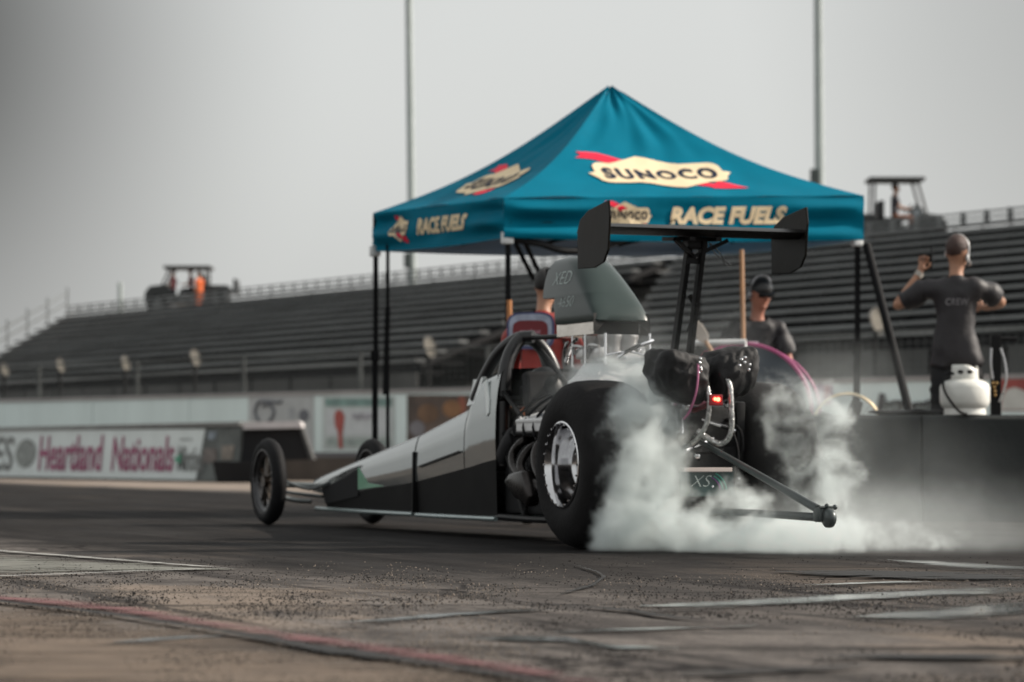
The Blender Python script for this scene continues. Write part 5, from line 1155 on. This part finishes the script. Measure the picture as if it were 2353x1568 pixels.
# ---------------------------------------------------------------- carts, poles on the top of the bank
def cart(label, px, D, z, face, sc, dark, bed, group='utility carts on top of the bank', rz_=1.86):
    p = at(px, 1050, D); r = thing('utility_cart', label, 'utility cart', (p.x, p.y, z), 0, group); r.matrix_basis = Matrix.Translation((p.x, p.y, z)) @ Matrix.Rotation(0 if face > 0 else math.pi, 4, 'Z'); r.rotation_euler = (0, 0, 0 if face > 0 else math.pi)
    k = sc
    def B(mb, n, m, par=r, sm=False): return mb.build(n, m, par, sm, True)
    mb = MB(); mb.prism([(-1.25, .45), (-1.25, .95), (-.55, .95), (-.45, .62), (.35, .55), (.62, .98), (1.15, .92), (1.3, .72), (1.3, .42), (.9, .36), (-.9, .36)], lambda x, q: (x * k, -.55 * k, q * k), lambda x, q: (x * k, .55 * k, q * k), .05 * k); B(mb, 'body', dark)
    if bed: mb = MB(); mb.prism([(-1.55, .72), (-1.5, 1.14), (-1.42, 1.14), (-1.42, .80), (-.62, .80), (-.62, 1.14), (-.55, 1.14), (-.55, .72)], lambda x, q: (x * k, -.62 * k, q * k), lambda x, q: (x * k, .62 * k, q * k), .01); B(mb, 'cargo_bed', dark)
    mb = MB(); mb.box((-.12 * k, 0, .78 * k), (.55 * k, 1.0 * k, .16 * k), None, .04); mb.box((-.40 * k, 0, 1.05 * k), (.14 * k, 1.0 * k, .5 * k), None, .04); B(mb, 'seat', K['cloth_black'])
    mb = MB(); mb.box((0, 0, rz_ * k), (1.45 * k, 1.15 * k, .09 * k), None, .03); B(mb, 'roof', mat('cart_roof', (.05, .052, .052), .6))
    for x, x2 in ((-.6, -.58), (.78, .52)):
        for s in (-1, 1): mb = MB(); mb.tube([(x * k, s * .52 * k, .9 * k), (x2 * k, s * .5 * k, (rz_ - .03) * k)], .035 * k, 8, 1); B(mb, 'roof_post', mat('cart_post', (.07, .07, .07), .5), r, True)
    mb = MB(); mb.tube([(.6 * k, .22 * k, .9 * k), (.38 * k, .22 * k, 1.12 * k)], .02, 6, 1); mb.lathe([(.15 * k, -.012), (.17 * k, 0), (.15 * k, .012)], (.38 * k, .22 * k, 1.13 * k), (-.8, 0, .6), 18, True); B(mb, 'steering_wheel', K['rubber'], r, True)
    for x in (-.9, .9):
        for s in (-1, 1):
            mb = MB(); mb.lathe([(.16 * k, -.11 * k), (.29 * k, -.11 * k), (.32 * k, -.05 * k), (.32 * k, .05 * k), (.29 * k, .11 * k), (.16 * k, .11 * k)], (x * k, s * .56 * k, .32 * k), (0, 1, 0), 24, True); w_ = B(mb, 'wheel', K['rubber'], r, True)
            mb = MB(); mb.lathe([(0, -.08 * k), (.16 * k, -.09 * k), (.16 * k, .09 * k), (0, .08 * k)], (x * k, s * .56 * k, .32 * k), (0, 1, 0), 16); B(mb, 'rim', K['galv'], w_)
    return p
dk = mat('cart_dark', (.018, .02, .02), .45, 0, .2)
ZB = 5.93
q = row_pt(NR_, 434, 0, 2.2)
p = cart('dark utility cart with cargo bed and roof, on top of the left grandstand', 434, q.y, ZB + .05, -1, 1.28, dk, True, rz_=1.50)
ARM = {'l': ((-.24, .1, 1.15), (-.18, .32, 1.12), (0, 1, 0), (1, 0, 0)), 'r': ((.24, .1, 1.15), (.18, .32, 1.12), (0, 1, 0), (-1, 0, 0))}
person('person in red shirt sitting at the front of the left utility cart', (p.x - .55, p.y - .42, ZB + .95 - .80), R(90), ARM, shirt=(.26, .018, .025), hair=(.02, .02, .02), sit=True, small=True, tall=1.72, group='people on the grandstand top')
person('person in red shirt sitting in the middle of the left utility cart', (p.x + .10, p.y - .05, ZB + 1.02 - .80), R(90), ARM, shirt=(.22, .014, .022), hair=(.02, .02, .02), sit=True, small=True, tall=1.72, group='people on the grandstand top')
person('person in bright orange vest standing beside the left utility cart', (p.x + .52, p.y - 1.0, ZB + .06), R(60), {'l': ((-.24, .0, 1.12), (-.2, .1, .9), (0, .2, -1), (1, 0, 0)), 'r': ((.24, .0, 1.12), (.2, .1, .9), (0, .2, -1), (-1, 0, 0))}, shirt=(.62, .11, .015), legs=(.42, .09, .02), hair=(.02, .02, .02), small=True, tall=1.74, group='people on the grandstand top')
q = row_pt(NR_, 2056, 0, 2.2); GD = q.y
p = cart('golf cart with flat roof and one driver, on top of the right grandstand', 2056, GD, ZB + .1, 1, 1.04, dk, False)
person('driver in dark clothes sitting in the golf cart above the right grandstand', (p.x - .02, p.y - .15, ZB + .1 + .80 - .83), R(-90), ARM, shirt=(.05, .045, .055), legs=(.20, .07, .03), hair=(.01, .01, .01), sit=True, small=True, tall=1.86, group='people on the grandstand top')
def cart_box():
    p = at(2105, 1050, GD); mb = MB(); z = ZB + .1 + .92 * .98 
    r = thing('equipment_case', 'dark equipment case with round dial on the hood of the golf cart', 'case', (p.x, p.y, z)); mb.box((p.x, p.y, z + .14), (.34, .4, .28), None, .02); mb.box((p.x + .02, p.y, z + .33), (.12, .12, .1), None, .01); b_ = mb.build('case_body', dk, r)
    MB().lathe([(0, .01), (.11, .01), (.12, 0)], (p.x - .02, p.y - .203, z + .12), (0, -1, 0), 20).build('dial', mat('dial', (.3, .34, .36), .4), r)
cart_box()
def poles():
    for px, py, D, x1, lab in ((948, 618, 101.0, -10, 'tall grey light pole left of the canopy'), (1884, 560, 84.0, -5, 'tall grey light pole right of the canopy peak')):
        b = at(px, py, D); z = 5.93; r = thing('light_pole', lab, 'light pole', (b.x, b.y, z), 0, 'tall light poles'); t = at(px + x1 * 1.2, -260, D)
        mb = MB(); mb.cyl((b.x, b.y, z), t, .145, .115, 20); mb.build('shaft', K['grey_pole'], r, True)
        mb = MB(); mb.cyl((b.x, b.y, z), (b.x, b.y, z + .12), .3, .3, 20); mb.build('base_plate', mat('pole_box', (.07, .085, .08), .6), r)
        mb = MB().box((b.x - .16, b.y - .15, CAMH + (HY - (410 if px > 1500 else 600)) / F * D), (.26, .2, .5), None, .03); mb.build('junction_box', mat('pole_box', (.07, .085, .08), .6), r)
        mb = MB()
        for s in (-1, 0, 1): mb.box((t.x + s * .8, t.y, t.z), (.6, .35, .5), None, .04)
        mb.beam((t.x - 1.2, t.y, t.z - .3), (t.x + 1.2, t.y, t.z - .3), .1, .1); mb.build('lamp_bank', K['galv'], r)
    b = row_pt(NR_, 276, 0, .9); r = thing('stand_post', 'short grey post rising from the left grandstand top', 'post', b); mb = MB(); mb.cyl((b.x, b.y, 5.9), (b.x, b.y, b.z + 1.15), .10, .09, 14); mb.build('shaft', K['grey_pole'], r, True); MB().cyl((b.x, b.y, b.z + 1.1), (b.x, b.y, b.z + 1.2), .06, .03, 10).build('tip', K['grey_pole'], r, True)
poles()
# ---------------------------------------------------------------- tyre smoke: a density field built round the rear wheels
def smoke():
    m = bpy.data.materials.new('tyre_smoke'); m.use_nodes = True; t = m.node_tree; t.nodes.clear()
    v = t.nodes.new('ShaderNodeVolumePrincipled'); v.inputs['Color'].default_value = (.89, .94, .938, 1); v.inputs['Density'].default_value = 5.2; v.inputs['Anisotropy'].default_value = .15
    v.inputs['Density Attribute'].default_value = 'density'
    o = t.nodes.new('ShaderNodeOutputMaterial'); t.links.new(v.outputs[0], o.inputs['Volume'])
    ng = bpy.data.node_groups.new('smoke_field', 'GeometryNodeTree'); ng.interface.new_socket('Geometry', in_out='OUTPUT', socket_type='NodeSocketGeometry')
    N = lambda x: ng.nodes.new(x); k = ng.links.new
    pos = N('GeometryNodeInputPosition').outputs[0]
    def ma(op, *a, clamp=False):
        n = N('ShaderNodeMath'); n.operation = op; n.use_clamp = clamp
        for i, x in enumerate(a):
            if isinstance(x, (int, float)): n.inputs[i].default_value = x
            else: k(x, n.inputs[i])
        return n.outputs[0]
    def vm(op, *a):
        n = N('ShaderNodeVectorMath'); n.operation = op
        for i, x in enumerate(a):
            if isinstance(x, (int, float)): n.inputs['Scale'].default_value = x
            elif isinstance(x, tuple): n.inputs[i].default_value = x
            else: k(x, n.inputs[i])
        return n.outputs['Value'] if op in ('LENGTH', 'DOT_PRODUCT') else n.outputs[0]
    def noi(src, sc, det, rough=.55, col=False):
        n = N('ShaderNodeTexNoise'); n.inputs['Scale'].default_value = sc; n.inputs['Detail'].default_value = det; n.inputs['Roughness'].default_value = rough; k(src, n.inputs['Vector'])
        return n.outputs[1] if col else n.outputs[0]
    w1 = vm('SCALE', vm('SUBTRACT', noi(pos, 2.2, 2, .5, True), (.5, .5, .5)), .34)
    w2 = vm('SCALE', vm('SUBTRACT', noi(pos, 7.0, 2, .5, True), (.5, .5, .5)), .15)
    p = vm('ADD', vm('ADD', pos, w1), w2)
    fine = noi(p, 9.0, 6, .64); big = noi(p, 1.7, 3, .55)
    sx = N('ShaderNodeSeparateXYZ'); k(pos, sx.inputs[0]); Z = sx.outputs[2]
    total = None
    # centre, radii, strength, softness of edge
    B = [((-.06, .32, .885), (.30, .30, .075), 1.55, 1.6), ((-.30, .36, .78), (.16, .30, .16), 1.6, 1.7), ((-.44, .38, .62), (.12, .30, .24), 1.75, 1.8), ((-.50, .42, .38), (.13, .28, .28), 1.85, 1.9), ((-.48, .44, .12), (.20, .26, .22), 2.1, 2.2), ((-.36, .58, .02), (.18, .13, .07), 1.6, 2.0),
         ((-.70, .22, .09), (.30, .28, .20), 1.75, 2.0), ((-.92, -.04, .05), (.40, .34, .16), 1.6, 1.9), ((-.98, -.36, .04), (.44, .30, .13), 1.35, 1.6), ((-.62, -.56, .12), (.24, .30, .22), 1.35, 1.6), ((-.40, .02, .86), (.16, .14, .12), .9, 1.4),
         ((-.08, -.52, .885), (.26, .28, .07), .85, 1.6), ((-.32, -.52, .76), (.14, .28, .15), 1.2, 1.6), ((-.45, -.54, .58), (.11, .28, .24), 1.5, 1.7), ((-.50, -.56, .34), (.13, .26, .28), 1.5, 1.7), ((-1.25, -.10, .01), (.40, .45, .07), 1.0, 1.4), ((-.72, .02, .25), (.20, .22, .15), 1.35, 1.6), ((-1.0, -.75, .05), (.45, .35, .12), 1.05, 1.5)]
    HZ = [((-.4, -1.1, .30), (.7, .6, .40), .035, .8), ((-.25, -.80, .78), (.36, .36, .30), .075, .8), ((.60, .10, .86), (.44, .30, .18), .26, 1.0), ((.72, .0, 1.05), (.36, .26, .20), .11, .9), ((-.05, -.1, .95), (.40, .36, .36), .06, .8), ((1.0, .28, .80), (.26, .22, .20), .07, .9), ((-.7, -1.3, .10), (.8, .8, .30), .045, .9), ((-1.1, -.5, .10), (.8, .8, .24), .16, .9), ((-.46, .36, .55), (.22, .30, .45), .12, 1.0), ((-.46, -.55, .55), (.22, .30, .45), .10, 1.0)]
    def field(lst, cap):
        tot = None
        for c, r, st, sf in lst:
            d = vm('LENGTH', vm('DIVIDE', vm('SUBTRACT', p, c), r))
            f = ma('MINIMUM', ma('MAXIMUM', ma('MULTIPLY', ma('SUBTRACT', 1.2, d), sf * st), 0.0), st)
            tot = f if tot is None else (ma('MAXIMUM', tot, f) if cap else ma('ADD', tot, f))
        return tot
    core, haze = field(B, True), field(HZ, False)
    def norm(x, a, b_): 
        n = N('ShaderNodeMapRange'); n.inputs['From Min'].default_value = a; n.inputs['From Max'].default_value = b_; k(x, n.inputs['Value']); return n.outputs[0]
    ero = ma('ADD', ma('MULTIPLY', norm(fine, .32, .68), 1.6), ma('MULTIPLY', norm(big, .3, .7), .60))
    dense = ma('MAXIMUM', ma('SUBTRACT', core, ero), 0.0)
    dense = ma('MINIMUM', ma('MULTIPLY', dense, 2.0), 1.6)
    dens = ma('ADD', dense, ma('MULTIPLY', haze, ma('ADD', norm(big, .32, .7), ma('MULTIPLY', norm(fine, .35, .7), .6))))
    dens = ma('MULTIPLY', dens, ma('MULTIPLY', Z, 40.0, clamp=True))
    vc = N('GeometryNodeVolumeCube'); k(dens, vc.inputs['Density'])
    mn, mx = (-2.9, -3.4, .0), (1.5, .95, 1.35); vc.inputs['Min'].default_value = mn; vc.inputs['Max'].default_value = mx
    for a, i in zip('XYZ', range(3)): vc.inputs['Resolution ' + a].default_value = int((mx[i] - mn[i]) / .014)
    sm = N('GeometryNodeSetMaterial'); sm.inputs['Material'].default_value = m; k(vc.outputs[0], sm.inputs['Geometry'])
    go = N('NodeGroupOutput'); k(sm.outputs[0], go.inputs[0])
    me = bpy.data.meshes.new('smoke'); me.from_pydata([mn, mx], [], []); me.materials.append(m)
    ob = bpy.data.objects.new('smoke', me); COL.objects.link(ob); ob.location = C0; ob.rotation_euler = (0, 0, CARROT)
    md = ob.modifiers.new('field', 'NODES'); md.node_group = ng
    ob['kind'] = 'stuff'; ob['label'] = 'pale teal tyre smoke billowing round the rear wheels of the dragster'; ob['category'] = 'smoke'
smoke()
